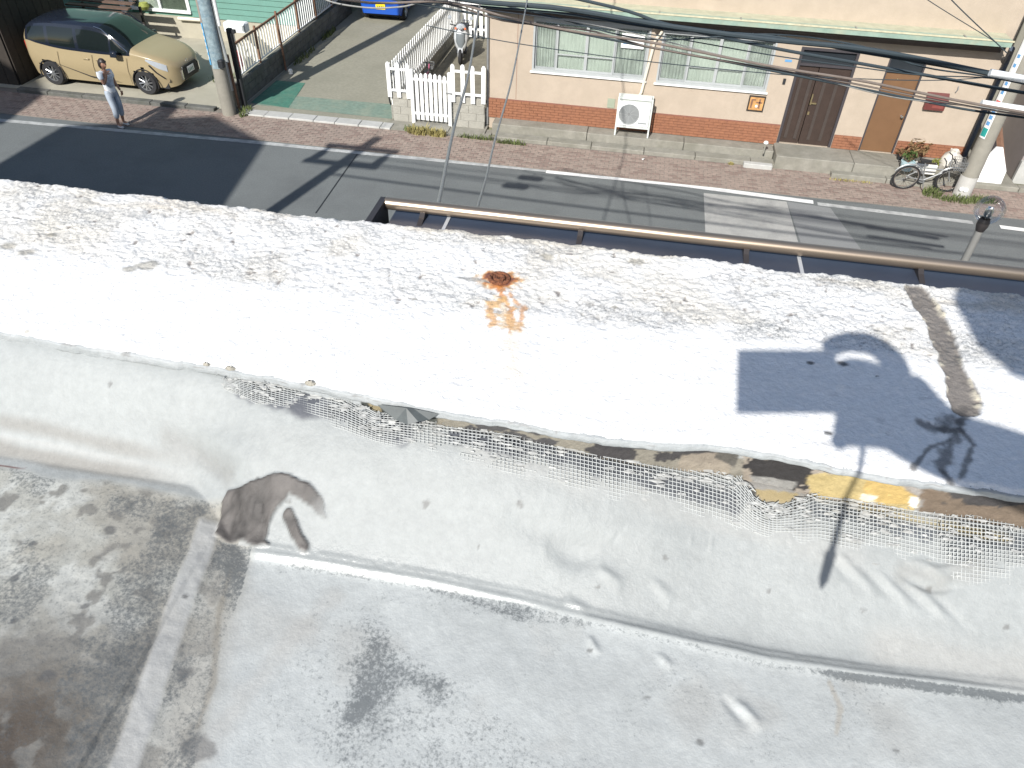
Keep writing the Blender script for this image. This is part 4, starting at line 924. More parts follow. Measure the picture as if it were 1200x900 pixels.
picket_run('picket_fence', 'three white pickets on the block wall left of the gate', (-6.16, 18.20), (-5.58, 18.20), 3, .10, .64, 1.50, (.78, 1.30))
picket_run('picket_fence', 'four white pickets on the block wall next to the peach house', (-4.53, 18.20), (-3.66, 18.20), 4, .105, .66, 1.58, (.84, 1.38), .5)
gt = thing('picket_gate', 'white picket gate with arched top slats between two posts', 'gate', (-5.03, 18.2, 0))
for x in (-5.53, -4.57): MB().bbox(x-.045, x+.045, 18.15, 18.24, .02, 1.36, .012).build('gate_post', M['white_paint'], gt)
for k in range(7):
    x = -5.40+k*.119; h = 1.28+.03*math.sin(math.pi*k/6); MB().prism([(x-.042, .13), (x+.042, .13), (x+.042, h-.04), (x+.02, h-.008), (x, h), (x-.02, h-.008), (x-.042, h-.04)], 'y', 18.155, 18.178).build('picket', M['white_paint'], gt)
for z in (.25, 1.10): B(-5.48, -4.62, 18.180, 18.205, z, z+.065).build('rail', M['white_paint'], gt)
B(-4.66, -4.50, 18.13, 18.148, .86, .885).build('latch', M['steel'], gt)
picket_run('picket_fence', 'long white picket fence running back beside the driveway', (-6.14, 18.32), (-6.02, 25.1), 38, .075, .38, 1.42, (.50, 1.18))
bw_ = block_wall('block_wall', 'low concrete footing under the long picket fence by the driveway', -6.17, -6.06, 18.345, 25.1, .36, axis='y')
picket_run('picket_fence', 'white picket fence closing the yard behind the scooter', (-6.0, 25.2), (-3.7, 25.2), 13, .11, .10, 1.35, (.3, 1.05))
struct(B(-6.05, -3.63, 18.35, 27, -.03, .03).build('side_yard', mat('yard_dark', (.20, .185, .14), .9, .2, 5, bump=.3, bscale=50, dirt=(.12, .11, .08), dirt_amt=.6, dscale=1.3)))
struct(B(-5.52, -4.55, 17.75, 18.34, -.03, .045).build('gate_sill', M['concrete']))
struct(B(-3.67, -3.62, 17.9, 18.4, -.03, .06).build('wall_strip', M['concrete']))
struct(B(-6.1, -3.46, 17.66, 18.21, -.03, .022).build('gate_apron', M['concrete']))
# a line of slim posts and wire along the peach wall's side
for k, y in enumerate((18.45, 20.3, 22.1)):
    pass

# scooter ------------------------------------------------------------
def scooter(loc, rz):
    r = thing('scooter', 'silver grey motor scooter parked facing the picket gate', 'scooter', loc); r.rotation_euler = (0, 0, rz)
    def put(mb, n, m, s=True, par=r):
        o = bpy.data.objects.new(n, mb.mesh(n, m, s)); COL.objects.link(o); o.parent = par; return o
    # local: front towards -y
    for y, nm in ((-.62, 'front_wheel'), (.58, 'rear_wheel')):
        wv = put(MB().torus((0, y, .22), .17, .055, 'x', 22, 10), nm, M['tyre']); put(MB().lathe([(.01, -.03), (.13, -.02), (.13, .02), (.01, .03)], (0, y, .22), 'x', 16), 'rim', M['rim'], True, wv)
    put(MB().tube([(-.07, -.62, .22), (-.07, -.50, .55)], .018, 8).tube([(.07, -.62, .22), (.07, -.50, .55)], .018, 8), 'fork', M['steel'])
    put(MB().prism([(-.72, .36), (-.62, .46), (-.45, .42), (-.42, .36), (-.62, .41)], 'x', -.07, .07), 'front_fender', M['scoot'])
    # front shield: lofted
    mb = MB(); secs = [(.34, .10, -.52), (.50, .17, -.56), (.70, .21, -.52), (.88, .20, -.46), (.98, .14, -.42)]; n = 10
    for z, wv, y in secs:
        for q in range(n+1): a = math.pi*q/n; mb.v.append((-wv*math.cos(a), y-.09*math.sin(a)+.09, z))
    for i in range(len(secs)-1):
        for q in range(n): mb.f.append((i*(n+1)+q, i*(n+1)+q+1, (i+1)*(n+1)+q+1, (i+1)*(n+1)+q))
    put(mb, 'front_shield', M['scoot'])
    mb = MB(); secs = [(.46, .09, -.55), (.62, .14, -.57), (.84, .14, -.51)]
    for z, wv, y in secs:
        for q in range(n+1): a = math.pi*q/n; mb.v.append((-wv*math.cos(a), y-.085*math.sin(a)+.065, z))
    for i in range(len(secs)-1):
        for q in range(n): mb.f.append((i*(n+1)+q, i*(n+1)+q+1, (i+1)*(n+1)+q+1, (i+1)*(n+1)+q))
    put(mb, 'shield_panel', M['scoot_dark'])
    put(MB().lathe([(.001, .09), (.10, .06), (.15, 0), (.10, -.05)], (0, -.42, 1.01), n=16), 'cowl', M['scoot'])
    put(MB().lathe([(.001, -.03), (.06, -.015), (.065, 0)], (0, -.54, 1.02), 'y', 14), 'headlight', M['lamp_lens'])
    put(MB().tube([(-.34, -.30, 1.04), (-.12, -.38, 1.02), (.12, -.38, 1.02), (.34, -.30, 1.04)], .016, 8), 'handlebar', M['dark'])
    for s in (-1, 1):
        mm_ = put(MB().tube([(s*.22, -.36, 1.03), (s*.30, -.40, 1.22)], .008, 6), 'mirror', M['dark']); put(MB().lathe([(.001, -.02), (.055, -.01), (.06, .01), (.001, .015)], (s*.32, -.40, 1.25), 'y', 12), 'mirror_glass', M['lamp_lens'], True, mm_)
        put(MB().lathe([(.001, -.03), (.03, -.02), (.035, 0)], (s*.14, -.50, .98), 'y', 8), 'indicator', M['amber'])
    put(MB().bbox(-.16, .16, -.40, .12, .24, .30, .03), 'footboard', M['dark'])
    mb = MB(); secs = [(.05, .14, .30, .58), (.25, .17, .32, .72), (.50, .18, .36, .76), (.80, .12, .50, .76)]
    for y, wv, z0_, z1_ in secs:
        for q in range(12): a = 2*math.pi*q/12; mb.v.append((wv*math.cos(a), y, (z0_+z1_)/2+(z1_-z0_)/2*math.sin(a)))
    for i in range(3):
        for q in range(12): mb.f.append((i*12+q, i*12+(q+1) % 12, (i+1)*12+(q+1) % 12, (i+1)*12+q))
    mb.f += [tuple(range(12)), tuple(range(47, 35, -1))]; put(mb, 'rear_body', M['scoot_dark'])
    put(MB().bbox(-.15, .15, .05, .72, .74, .82, .035), 'seat', M['dark']); put(MB().tube([(-.12, .72, .78), (-.12, .92, .82), (.12, .92, .82), (.12, .72, .78)], .012, 6), 'luggage_rack', M['chrome'])
    return r
scooter((-5.42, 23.35, .03), .12)
def bicycle(name, label, loc, rz, tilt, col_m, R=.33, basket=True, group=None):
    "side on along local x, front at +x"
    r = thing(name, label, 'bicycle', loc, group); r.rotation_euler = (tilt, 0, rz); k = R/.33
    def put(mb, n, m, s=True, par=r):
        o = bpy.data.objects.new(n, mb.mesh(n, m, s)); COL.objects.link(o); o.parent = par; return o
    for x in (-.52*k, .52*k):
        wv = put(MB().torus((x, 0, R), R-.02, .02, 'y', 30, 6), 'wheel', M['tyre']); put(MB().torus((x, 0, R), R-.045, .012, 'y', 26, 5), 'rim', M['chrome'], True, wv)
        sp = MB()
        for q in range(14): a = q*math.pi/7; sp.tube([(x, 0, R), (x+(R-.05)*math.cos(a), 0, R+(R-.05)*math.sin(a))], .0025, 3)
        sp.lathe([(.02, -.04), (.02, .04)], (x, 0, R), 'y', 8); put(sp, 'spokes', M['chrome'], False, wv)
        put(MB().tube([(x+(R+.03)*math.cos(a), 0, R+(R+.03)*math.sin(a)) for a in [math.radians(20+15*q) for q in range(10)]], .018, 5), 'mudguard', M['steel'])
    fr = MB(); bb = (-.10*k, 0, R*.85); st = (-.22*k, 0, .72*k); hd = (.36*k, 0, .78*k); hb = (.40*k, 0, .60*k)
    for a, b in ((bb, st), (bb, hb), ((-.2*k, 0, .62*k), hb), ((-.52*k, .03, R), bb), ((-.52*k, .03, R), (-.2*k, 0, .62*k)), (hb, hd), (hb, (.52*k, .03, R)), (st, (-.235*k, 0, .80*k)), (hd, (.345*k, 0, .92*k))): fr.tube([a, b], .016, 7)
    put(fr, 'frame', col_m); put(MB().lathe([(.085, -.006), (.085, .006), (.02, .006)], (bb[0], .04, bb[2]), 'y', 16).tube([(bb[0], -.05, bb[2]), (bb[0]+.05, -.05, bb[2]-.15), (bb[0]+.05, -.13, bb[2]-.15)], .012, 5), 'crank', M['steel'])
    put(MB().tube([(.34*k, -.26*k, .93*k), (.36*k, -.10*k, .95*k), (.345*k, 0, .92*k), (.36*k, .10*k, .95*k), (.34*k, .26*k, .93*k)], .012, 6), 'handlebar', M['dark'])
    sd_ = MB(); sd_.prism([(-.36*k, -.09*k), (-.36*k, .09*k), (-.22*k, .05*k), (-.10*k, .015), (-.10*k, -.015), (-.22*k, -.05*k)], 'z', .79*k, .83*k); put(sd_, 'saddle', M['dark'])
    if basket:
        bk = MB(); x0, x1, y0, y1, z0, z1 = .44*k, .70*k, -.14*k, .14*k, .68*k, .90*k
        for q in range(7):
            u = q/6; bk.tube([(x0+(x1-x0)*u, y0, z1), (x0+(x1-x0)*u, y0, z0), (x0+(x1-x0)*u, y1, z0), (x0+(x1-x0)*u, y1, z1)], .004, 4); bk.tube([(x0, y0+(y1-y0)*u, z1), (x0, y0+(y1-y0)*u, z0), (x1, y0+(y1-y0)*u, z0), (x1, y0+(y1-y0)*u, z1)], .004, 4)
        for z in (z0+.07, z0+.14, z1): bk.tube([(x0, y0, z), (x1, y0, z), (x1, y1, z), (x0, y1, z), (x0, y0, z)], .006, 4)
        put(bk, 'basket', M['steel'])
    return r
bicycle('bicycle', 'bicycle leaning in front of the doorstep beside the right utility pole', (6.78, 17.24, .015), .06, .10, M['steel'], .30)
bicycle('bicycle', 'small pink child bicycle beside the long picket fence', (-5.85, 20.55, .03), 1.60, .12, M['pink'], .22)
bicycle('bicycle', 'dark bicycle leaning on the driveway side of the picket fence', (-6.34, 19.62, .02), 1.56, -.06, M['dark'], .31, False)
bicycle('bicycle', 'dark bicycle standing far back in the yard behind the scooter', (-4.35, 23.4, .03), 1.35, .10, M['car_trim'], .30, False)
# plants beside the bicycle
def leafy(name, label, c, r, n, m, potm, leaf=.07, pot=(.14, .2)):
    t_ = thing(name, label, 'potted plant', (c[0], c[1], c[2])); x, y, z = c
    MB().lathe([(.001, 0), (pot[0]*.75, 0), (pot[0], pot[1]), (pot[0]*.9, pot[1]), (pot[0]*.85, pot[1]-.03), (.001, pot[1]-.03)], c, n=14).build('pot', potm, t_, True)
    mb = MB(); stm = MB(); 
    for _ in range(n):
        d = Vector((random.gauss(0, 1), random.gauss(0, 1), random.gauss(0, .8))).normalized()*r*random.uniform(.4, 1); p = Vector((x, y, z+pot[1]+r*.9))+Vector((d.x*1.15, d.y*.8, d.z)); a = Vector((random.gauss(0, 1), random.gauss(0, 1), random.gauss(0, .6))).normalized(); b = a.cross(Vector((random.random(), random.random(), 1))).normalized()
        L = leaf*random.uniform(.6, 1.3); mb.add([p-a*L, p+b*L*.35, p+a*L, p-b*L*.35], [(0, 1, 2, 3)])
        if random.random() < .12: stm.tube([(x, y, z+pot[1]-.03), tuple(p)], .005, 4)
    tag(mb.build('leaves', m, t_), kind='stuff'); stm.build('stem', M['wood_brown'], t_); return t_
leafy('potted_plant', 'brown bushy plant in a pot on the doorstep behind the bicycle', (6.62, 17.95, .33), .24, 150, M['leaf_brown'], M['concrete_dark'], pot=(.12, .16))
leafy('potted_plant', 'green trailing plant in a pale blue planter beside the bicycle', (6.36, 17.56, .33), .15, 120, M['leaf'], M['pot_blue'], .06, (.16, .2))
leafy('potted_plant', 'small yellow green plant in a pot behind the bicycle saddle', (6.98, 17.66, .33), .10, 70, M['leaf_lime'], M['dark'], .05, (.08, .12))
leafy('potted_plant', 'wilted plant at the wall beside the brown door', (6.33, 18.1, .33), .12, 60, M['leaf_brown'], M['dark'], .05, (.07, .1))
mbp = thing('white_planter', 'long white planter box standing behind the bicycle frame', 'planter', (6.75, 17.5, .33)); MB().bbox(6.52, 6.98, 17.42, 17.60, .33, .55, .02).build('box', M['bag_white'], mbp); B(6.55, 6.95, 17.45, 17.57, .5505, .556).build('soil', M['wood_dark'], mbp)
sk = MB(); sk.lathe([(.001, 0), (.20, .01), (.25, .14), (.20, .30), (.09, .38), (.10, .44), (.001, .42)], (7.36, 17.85, .33), n=14); sk.v = [(x+random.uniform(-.02, .02), y+random.uniform(-.02, .02), z+random.uniform(-.015, .015)) for x, y, z in sk.v]
tag(sk.build('plastic_bag', mat('bag_pale', (.56, .53, .47), .8, .15, 9), None, True), 'pale crumpled plastic bag on the doorstep behind the pole', 'bag')

# ------------------------------------------------------------------ driveway with green strip
struct(MB().add([(-10.2, 17.98, .012), (-6.1, 17.98, .012), (-6.1, 60, .012), (-10.2, 60, .012)], [(0, 1, 2, 3)]).build('driveway', M['drive']))
struct(MB().add([(-10.0, 18.35, .017), (-6.17, 18.30, .017), (-6.2, 19.25, .017), (-9.9, 19.15, .017)], [(0, 1, 2, 3)]).build('painted_strip', M['green_paint']))
struct(MB().add([(-10.1, 18.45, .021), (-9.0, 18.35, .021), (-9.25, 20.15, .021), (-10.1, 20.15, .021)], [(0, 1, 2, 3)]).build('painted_strip', M['green_fresh']))
seg_blocks('driveway_kerb', -10.0, -6.0, 17.62, 17.97, .055, .62, M['concrete_white'], 'kerb', 'pale concrete kerb stones across the mouth of the driveway')
# left boundary wall and railing
block_wall('block_wall', 'dark concrete block wall under the iron railing left of the driveway', -10.38, -10.24, 18.2, 27.0, .60, axis='y', m=M['concrete_dark'], mm=M['dark'])
rl = thing('railing', 'white barred railing with brown posts on the dark block wall', 'railing', (-10.31, 18.3, .6))
bar_me = MB().box(-.014, .014, -.014, .014, 0, .72).mesh('baluster', M['white_paint']); y = 18.42; k = 0
while y < 26.9:
    if k % 9 != 0:
        o = bpy.data.objects.new('baluster', bar_me); COL.objects.link(o); o.parent = rl; o.location = (0, y-18.3, .09)
    else:
        B(-10.335, -10.285, y-.025, y+.025, .60, 1.55).build('railing_post', M['wood_brown'], rl)
    y += .155; k += 1
B(-10.33, -10.29, 18.42, 26.9, 1.42, 1.47).build('top_rail', M['wood_brown'], rl); B(-10.325, -10.295, 18.42, 26.9, .66, .69).build('bottom_rail', M['white_paint'], rl)
for y in (18.35, 21.0): MB().tube([(-10.18, y, 0), (-10.18, y, .7), (-10.20, y, 1.5)], .028, 7).build('stay_post', M['wood_brown'], rl)
tp = thing('gate_post', 'tall dark timber post at the street end of the railing', 'post', (-10.1, 18.15, 0)); MB().bbox(-10.12, -10.0, 17.98, 18.10, 0, 2.0, .012).build('post', M['dark'], tp); B(-10.10, -9.9, 17.99, 18.07, 1.90, 1.98).build('hinge_arm', M['dark'], tp)
rp_ = thing('rusty_post', 'thin rusty post with yellow lichen beside the tall dark post', 'post', (-10.16, 17.9, 0)); MB().tube([(-10.17, 17.92, 0), (-10.19, 17.93, 1.4)], .035, 8).build('post', M['wood_brown'], rp_, True)
wp_ = thing('white_pipe', 'white pipe strapped upright beside the rusty post', 'pipe', (-10.25, 17.9, .3)); MB().tube([(-10.27, 17.96, .5), (-10.27, 17.96, 1.25)], .04, 8).build('pipe', M['white_paint'], wp_, True); MB().tube([(-10.27, 17.96, .0), (-10.27, 17.96, .5)], .03, 8).build('sleeve', M['concrete_pale'], wp_, True)
rd_ = thing('red_sack', 'dark red sack hanging behind the white railing bars', 'sack', (-10.45, 18.7, .8)); MB().lathe([(.001, .5), (.09, .46), (.12, .3), (.13, .1), (.08, 0), (.001, 0)], (-10.46, 18.85, .72), n=12).build('sack', M['red_old'], rd_, True); MB().tube([(-10.46, 18.85, 1.2), (-10.36, 18.85, 1.44)], .01, 5).build('strap', M['dark'], rd_)
pb = thing('mail_box', 'white metal letter box mounted behind the railing top', 'mailbox', (-10.55, 19.0, 1.55)); MB().bbox(-10.72, -10.12, 18.95, 19.22, 1.62, 1.84, .03).build('box', M['white_paint'], pb); B(-10.20, -10.116, 18.944, 18.95, 1.66, 1.80).build('vent', M['alu_grey'], pb); MB().tube([(-10.55, 19.08, .0), (-10.55, 19.08, 1.62)], .03, 8).build('post', M['steel'], pb, True)
# end post lamp (small white ball on the driveway) 
tag(MB().lathe([(.001, .14), (.05, .12), (.065, .07), (.05, .02), (.06, 0)], (G(341, 87)[0], G(341, 87)[1], .02), n=12).build('bollard_cap', M['white_paint'], None, True), 'small white stub standing in the driveway beside the dark wall', 'stub')

# ------------------------------------------------------------------ blue kei car at the back of the drive
def loft(secs, prof_fn, nprof):
    vs = []; 
    for s in secs: vs += prof_fn(s)
    return vs
def catmull(xs, ys, q):
    xs = np.array(xs, float); ys = np.array(ys, float); m = np.gradient(ys, xs); m[1:-1] = (ys[2:]-ys[:-2])/(xs[2:]-xs[:-2])
    d = np.diff(ys)/np.diff(xs)
    for i in range(len(xs)-1):
        if abs(d[i]) < 1e-9: m[i] = m[i+1] = 0
        else:
            a, b = m[i]/d[i], m[i+1]/d[i]
            if a < 0: m[i] = 0
            if b < 0: m[i+1] = 0
            s_ = a*a+b*b
            if s_ > 9: t_ = 3/math.sqrt(s_); m[i] = t_*a*d[i]; m[i+1] = t_*b*d[i]
    i = np.clip(np.searchsorted(xs, q)-1, 0, len(xs)-2); h = xs[i+1]-xs[i]; t_ = (q-xs[i])/h
    return (2*t_**3-3*t_**2+1)*ys[i]+(t_**3-2*t_**2+t_)*h*m[i]+(-2*t_**3+3*t_**2)*ys[i+1]+(t_**3-t_**2)*h*m[i+1]
def wheel_set(root, xs, half, R, put, spokes=10):
    for x in xs:
        for s in (-1, 1):
            y = s*(half-.10); ty = put(MB().lathe([(R*.62, s*.10), (R*.90, s*.105), (R, s*.06), (R, -s*.09), (R*.6, -s*.10)], (x, y, R), 'y', 30), 'wheel', M['tyre'])
            rm = MB().lathe([(R*.64, s*.098), (R*.60, s*.08), (R*.60, s*.02)], (x, y, R), 'y', 26); rm.lathe([(.001, s*.085), (.05, s*.085), (.06, s*.05)], (x, y, R), 'y', 12)
            for q in range(spokes):
                a = 2*math.pi*q/spokes; rm.tube([(x+.04*math.cos(a), y+s*.078, R+.04*math.sin(a)), (x+R*.62*math.cos(a+.12), y+s*.085, R+R*.62*math.sin(a+.12))], .014, 5)
            put(rm, 'rim', M['rim'], True, ty); put(MB().lathe([(.001, s*.01), (R*.6, s*.01)], (x, y, R), 'y', 20), 'brake_disc', M['dark'], True, ty)
def car_body(root, P, parts, put, wheels, R, half):
    """P: dict of control curves over x: half width, sill z, belt z, top z, tumblehome; parts: fn(xf, v) -> part name"""
    nx_ = 92; xs = np.linspace(P['x'][0], P['x'][-1], nx_); 
    cw, cs, cb, ct, cr = [catmull(P['x'], P[k], xs) for k in ('w', 's', 'b', 't', 'r')]
    prof_t = [0, .12, .25, .4, .55, .7, .85, 1.0, 1.12, 1.3, 1.5, 1.7, 1.88, 2.0, 2.15, 2.35, 2.6, 2.8, 3.0]
    grid = []
    for i, x in enumerate(xs):
        row = []
        for v in prof_t:
            w_, s_, b_, t_, r_ = cw[i], cs[i], cb[i], ct[i], cr[i]
            if v <= 1: y = w_*(.90+.10*math.sin(min(1, v*1.5)*math.pi/2)-.045*max(0, v-.55)/.45); z = s_+(b_-s_)*v
            elif v <= 2: u = v-1; zr = t_-(.09*min(1, (t_-b_)/.35)); y = w_*.955*(1-u)+r_*u; z = b_+(zr-b_)*u; y += .03*math.sin(u*math.pi)
            else: u = v-2; zr = t_-(.09*min(1, (t_-b_)/.35)); a = u*math.pi/2; y = r_*math.cos(a)**.9 if a < math.pi/2-.01 else 0; z = zr+(t_-zr)*math.sin(a)
            row.append((x, y, z))
        grid.append(row)
    buckets = {}
    for side in (-1, 1):
        for i in range(nx_-1):
            for j in range(len(prof_t)-1):
                xm = (xs[i]+xs[i+1])/2; vm = (prof_t[j]+prof_t[j+1])/2; zc = (grid[i][j][2]+grid[i+1][j+1][2])/2
                if vm < 1 and any(math.hypot(xm-wx, zc-R) < R+.035 for wx in wheels): continue
                nm = parts(xm, vm)
                if nm and nm.startswith('side_window'): nm += 'l' if side > 0 else 'r'
                if nm is None: continue
                mb = buckets.setdefault(nm, MB()); q = [grid[i][j], grid[i+1][j], grid[i+1][j+1], grid[i][j+1]]
                mb.add([(a, side*b, c) for a, b, c in q], [(0, 1, 2, 3)])
    for e, i in (('nose', nx_-1), ('tail', 0)):
        row = grid[i]; mb = buckets.setdefault(parts(xs[i], .5), MB()); n = len(row)
        mb.add([(a, b, c) for a, b, c in row]+[(a, -b, c) for a, b, c in row], [(j, j+1, n+j+1, n+j) for j in range(n-1)])
    return buckets, (xs, cw, cs, cb, ct, cr)
def finish_buckets(buckets, mats, put, root, order):
    objs = {}
    for nm in list(buckets):
        base_ = 'side_window' if nm.startswith('side_window') else nm
        mb = buckets[nm]; me = bpy.data.meshes.new(nm); me.from_pydata(mb.v, [], mb.f); bm = bmesh.new(); bm.from_mesh(me); bmesh.ops.remove_doubles(bm, verts=bm.verts, dist=.0004); bmesh.ops.recalc_face_normals(bm, faces=bm.faces)
        bm.to_mesh(me); bm.free(); me.materials.append(mats[base_]); me.polygons.foreach_set('use_smooth', [True]*len(me.polygons)); o = bpy.data.objects.new(base_, me); COL.objects.link(o); o.parent = root; objs[nm] = o
    return objs
def putter(r):
    def put(mb, n, m, s=True, par=None):
        o = bpy.data.objects.new(n, mb.mesh(n, m, s)); COL.objects.link(o); o.parent = par or r; return o
    return put
# --- tan minivan, local +x is its nose
vn_ = thing('minivan', 'tan minivan with black roof parked beside the left utility pole', 'car', (-14.30, 19.18, .0)); vn_.rotation_euler = (0, 0, math.radians(-1.0)); put = putter(vn_)
Pv = dict(x=[-2.02, -1.98, -1.85, -1.5, -.9, -.2, .35, .75, 1.10, 1.35, 1.65, 1.92, 2.08, 2.18, 2.22],
          w=[.62, .74, .82, .845, .848, .848, .848, .846, .842, .835, .815, .75, .66, .52, .40],
          s=[.42, .30, .24, .20, .19, .19, .19, .19, .19, .20, .20, .20, .22, .25, .30],
          b=[1.02, 1.12, 1.15, 1.08, 1.00, .97, .96, .97, .98, .96, .92, .84, .76, .68, .62],
          t=[1.08, 1.30, 1.52, 1.635, 1.675, 1.675, 1.61, 1.40, 1.16, 1.08, 1.01, .92, .83, .74, .68],
          r=[.56, .60, .64, .66, .665, .665, .655, .665, .70, .72, .68, .60, .50, .38, .28])
def van_part(x, v):
    if v < 1: return 'body'
    if v < 2:
        if x > 1.12: return 'body'
        if x < -1.90: return 'body'
        if x > .98 and v > 1.5: return 'windshield'
        if v < 1.08 or v > 1.9: return 'pillar_trim'
        for a, b in ((-1.80, -1.28), (-1.18, -.42), (-.32, .52), (.60, 1.0)):
            if a < x < b: return 'side_window%d' % int((a+2)*10)
        return 'pillar_trim'
    if x > 1.12: return 'body'
    if x > .30: return 'windshield' if v < 3 else 'windshield'
    if x < -1.88: return 'rear_window'
    return 'roof_panel'
bk_, cv = car_body(vn_, Pv, van_part, put, (1.375, -1.375), .32, .845)
finish_buckets(bk_, dict(body=M['car_tan'], windshield=M['car_glass'], side_window=M['car_glass'], pillar_trim=M['car_black'], rear_window=M['car_glass'], roof_panel=M['car_black']), put, vn_, ['body', 'windshield', 'side_window', 'pillar_trim', 'rear_window', 'roof_panel'])
wheel_set(vn_, (1.375, -1.375), .845, .32, put)
for x in (1.375, -1.375):
    for s in (-1, 1): put(MB().tube([(x+.355*math.cos(a), s*.832, .32+.355*math.sin(a)) for a in [math.radians(-18+12*q) for q in range(19)]], .018, 6), 'wheel_arch', M['car_trim'])
put(MB().box(-1.9, 1.95, -.70, .70, .17, .5), 'underbody', M['dark'])
for s in (-1, 1):
    put(MB().tube([(1.13, s*.775, .99), (.75, s*.72, 1.28), (.40, s*.672, 1.55), (.2, s*.665, 1.60)], .013, 6), 'pillar_strip', M['chrome'] if s < 0 else M['car_black'])
    mr = put(MB().bbox(.66, .86, s*.86 if s > 0 else -.86-.16, s*.86+.16 if s > 0 else -.86, .98, 1.12, .03), 'mirror', M['car_black']); put(MB().tube([(.78, s*.80, .98), (.78, s*.88, 1.03)], .02, 6), 'mirror_arm', M['car_black'], True, mr)
    # headlight: a shaped lens hugging the corner
    hl = MB(); pts = []
    for q in range(9):
        x = 1.52+.50*q/8; wv = float(catmull(Pv['x'], Pv['w'], np.array([x]))[0])*.965+.012; b_ = float(catmull(Pv['x'], Pv['b'], np.array([x]))[0])
        hl.v += [(x, s*wv, b_-.02-.0*q), (x+.01, s*(wv+.012), b_-.04-.015*q-.05*math.sin(q/8*3.1)), (x-.01, s*(wv-.10), b_+.035)]
    for q in range(8): hl.f += [(q*3, q*3+3, q*3+4, q*3+1), (q*3, q*3+3, q*3+5, q*3+2)]
    hb_ = put(hl, 'headlight', M['lamp_lens'])
    put(MB().lathe([(.001, .02), (.05, .015), (.06, 0)], (1.80, s*.735, .84), 'y', 10), 'lamp_reflector', M['dark'], True, hb_)
    put(MB().prism([(1.60, .80), (1.72, .60), (1.95, .42), (2.0, .36), (1.9, .36), (1.70, .55), (1.56, .80)], 'y', s*.80-.018, s*.80+.012 if s > 0 else -.80+.018).mesh if False else MB().tube([(1.60, s*.835, .80), (1.75, s*.812, .62), (1.93, s*.745, .46)], .018, 5), 'bumper_crease', M['car_trim'])
    put(MB().lathe([(.001, .02), (.055, .012), (.06, 0)], (1.98, s*.70, .40), 'y', 10), 'fog_lamp', M['car_trim'])
    put(MB().tube([(-1.15, s*.853, .62), (-.2, s*.856, .36), (.6, s*.855, .30)], [.004, .014, .004], 5), 'side_crease', M['car_trim'])
    for x in (-1.02, -.02, .98): put(MB().tube([(x, s*.846, .26), (x-.02, s*.853, .60), (x+.02, s*.838, .93)], .0055, 4), 'door_seam', M['car_seam'])
    for x in (-.20, .16): put(MB().bbox(x-.09, x+.09, s*.852-.012, s*.852+.012, .80, .83, .006), 'door_handle', M['car_tan'])
# front grille, plate, emblem
gr = MB(); gr.prism([(-.34, .66), (.34, .66), (.42, .50), (.36, .32), (-.36, .32), (-.42, .50)], 'x', 2.08, 2.245); gro = put(gr, 'grille', M['car_trim'])
for z in (.40, .47, .54, .61): put(MB().box(2.246, 2.252, -.36, .36, z, z+.012), 'grille_bar', M['dark'], False, gro)
put(MB().bbox(2.253, 2.266, -.165, .165, .44, .605, .004), 'number_plate', M['plate_white']); 
for q in range(4): put(MB().box(2.2665, 2.268, -.12+.068*q, -.09+.068*q, .465, .55), 'plate_mark', M['ink_green'])
put(MB().torus((2.20, 0, .72), .045, .008, 'x', 16, 6), 'emblem', M['chrome']); put(MB().box(2.03, 2.262, -.44, -.40, .36, .60), 'grille_trim', M['chrome']); put(MB().box(2.03, 2.262, .40, .44, .36, .60), 'grille_trim', M['chrome'])
put(MB().tube([(1.02, -.55, 1.13), (.95, -.05, 1.24)], .009, 4).tube([(1.04, .05, 1.13), (.95, .55, 1.22)], .009, 4), 'wiper', M['dark'])
for s in (-1, 1): put(MB().bbox(-2.0, -1.93, s*.66-.07, s*.66+.07, .85, 1.10, .02), 'tail_lamp', mat('tail_red', (.4, .02, .02), .3, .05, 4))
# --- blue kei car, seen from behind
kc = thing('kei_car', 'small blue car with yellow number plate at the top of the driveway', 'car', (-8.95, 27.9, .01)); kc.rotation_euler = (0, 0, math.radians(92)); put = putter(kc)
Pk = dict(x=[-1.70, -1.66, -1.5, -1.0, -.2, .5, .85, 1.1, 1.4, 1.6, 1.7], w=[.66, .715, .735, .738, .738, .738, .735, .72, .70, .62, .5], s=[.32, .24, .2, .19, .19, .19, .19, .2, .2, .22, .28],
          b=[.92, .95, .98, .98, .97, .96, .95, .92, .86, .76, .66], t=[1.05, 1.35, 1.62, 1.70, 1.70, 1.60, 1.32, 1.10, .98, .86, .72], r=[.58, .60, .61, .61, .61, .60, .60, .60, .58, .5, .4])
def kei_part(x, v):
    if v < 1: return 'body'
    if v < 2:
        if x > .95: return 'body'
        if v < 1.1 or v > 1.85: return 'body'
        for a, b in ((-1.5, -.75), (-.68, .05), (.12, .8)):
            if a < x < b: return 'side_window%d' % int((a+2)*10)
        return 'body'
    if .38 < x < 1.0: return 'windshield'
    return 'body'
bk_, cv = car_body(kc, Pk, kei_part, put, (1.2, -1.2), .28, .738)
finish_buckets(bk_, dict(body=M['car_blue'], windshield=M['car_glass'], side_window=M['car_glass']), put, kc, ['body', 'windshield', 'side_window'])
wheel_set(kc, (1.2, -1.2), .738, .28, put, 6); put(MB().box(-1.55, 1.5, -.6, .6, .16, .45), 'underbody', M['dark'])
put(MB().bbox(-1.735, -1.68, -.62, .62, .27, .52, .03), 'rear_bumper', M['car_blue']); put(MB().bbox(-1.755, -1.737, -.165, .165, .42, .585, .004), 'number_plate', M['plate_yellow'])
for q in range(4): put(MB().box(-1.7575, -1.7555, -.11+.06*q, -.08+.06*q, .45, .53), 'plate_mark', M['ink'])
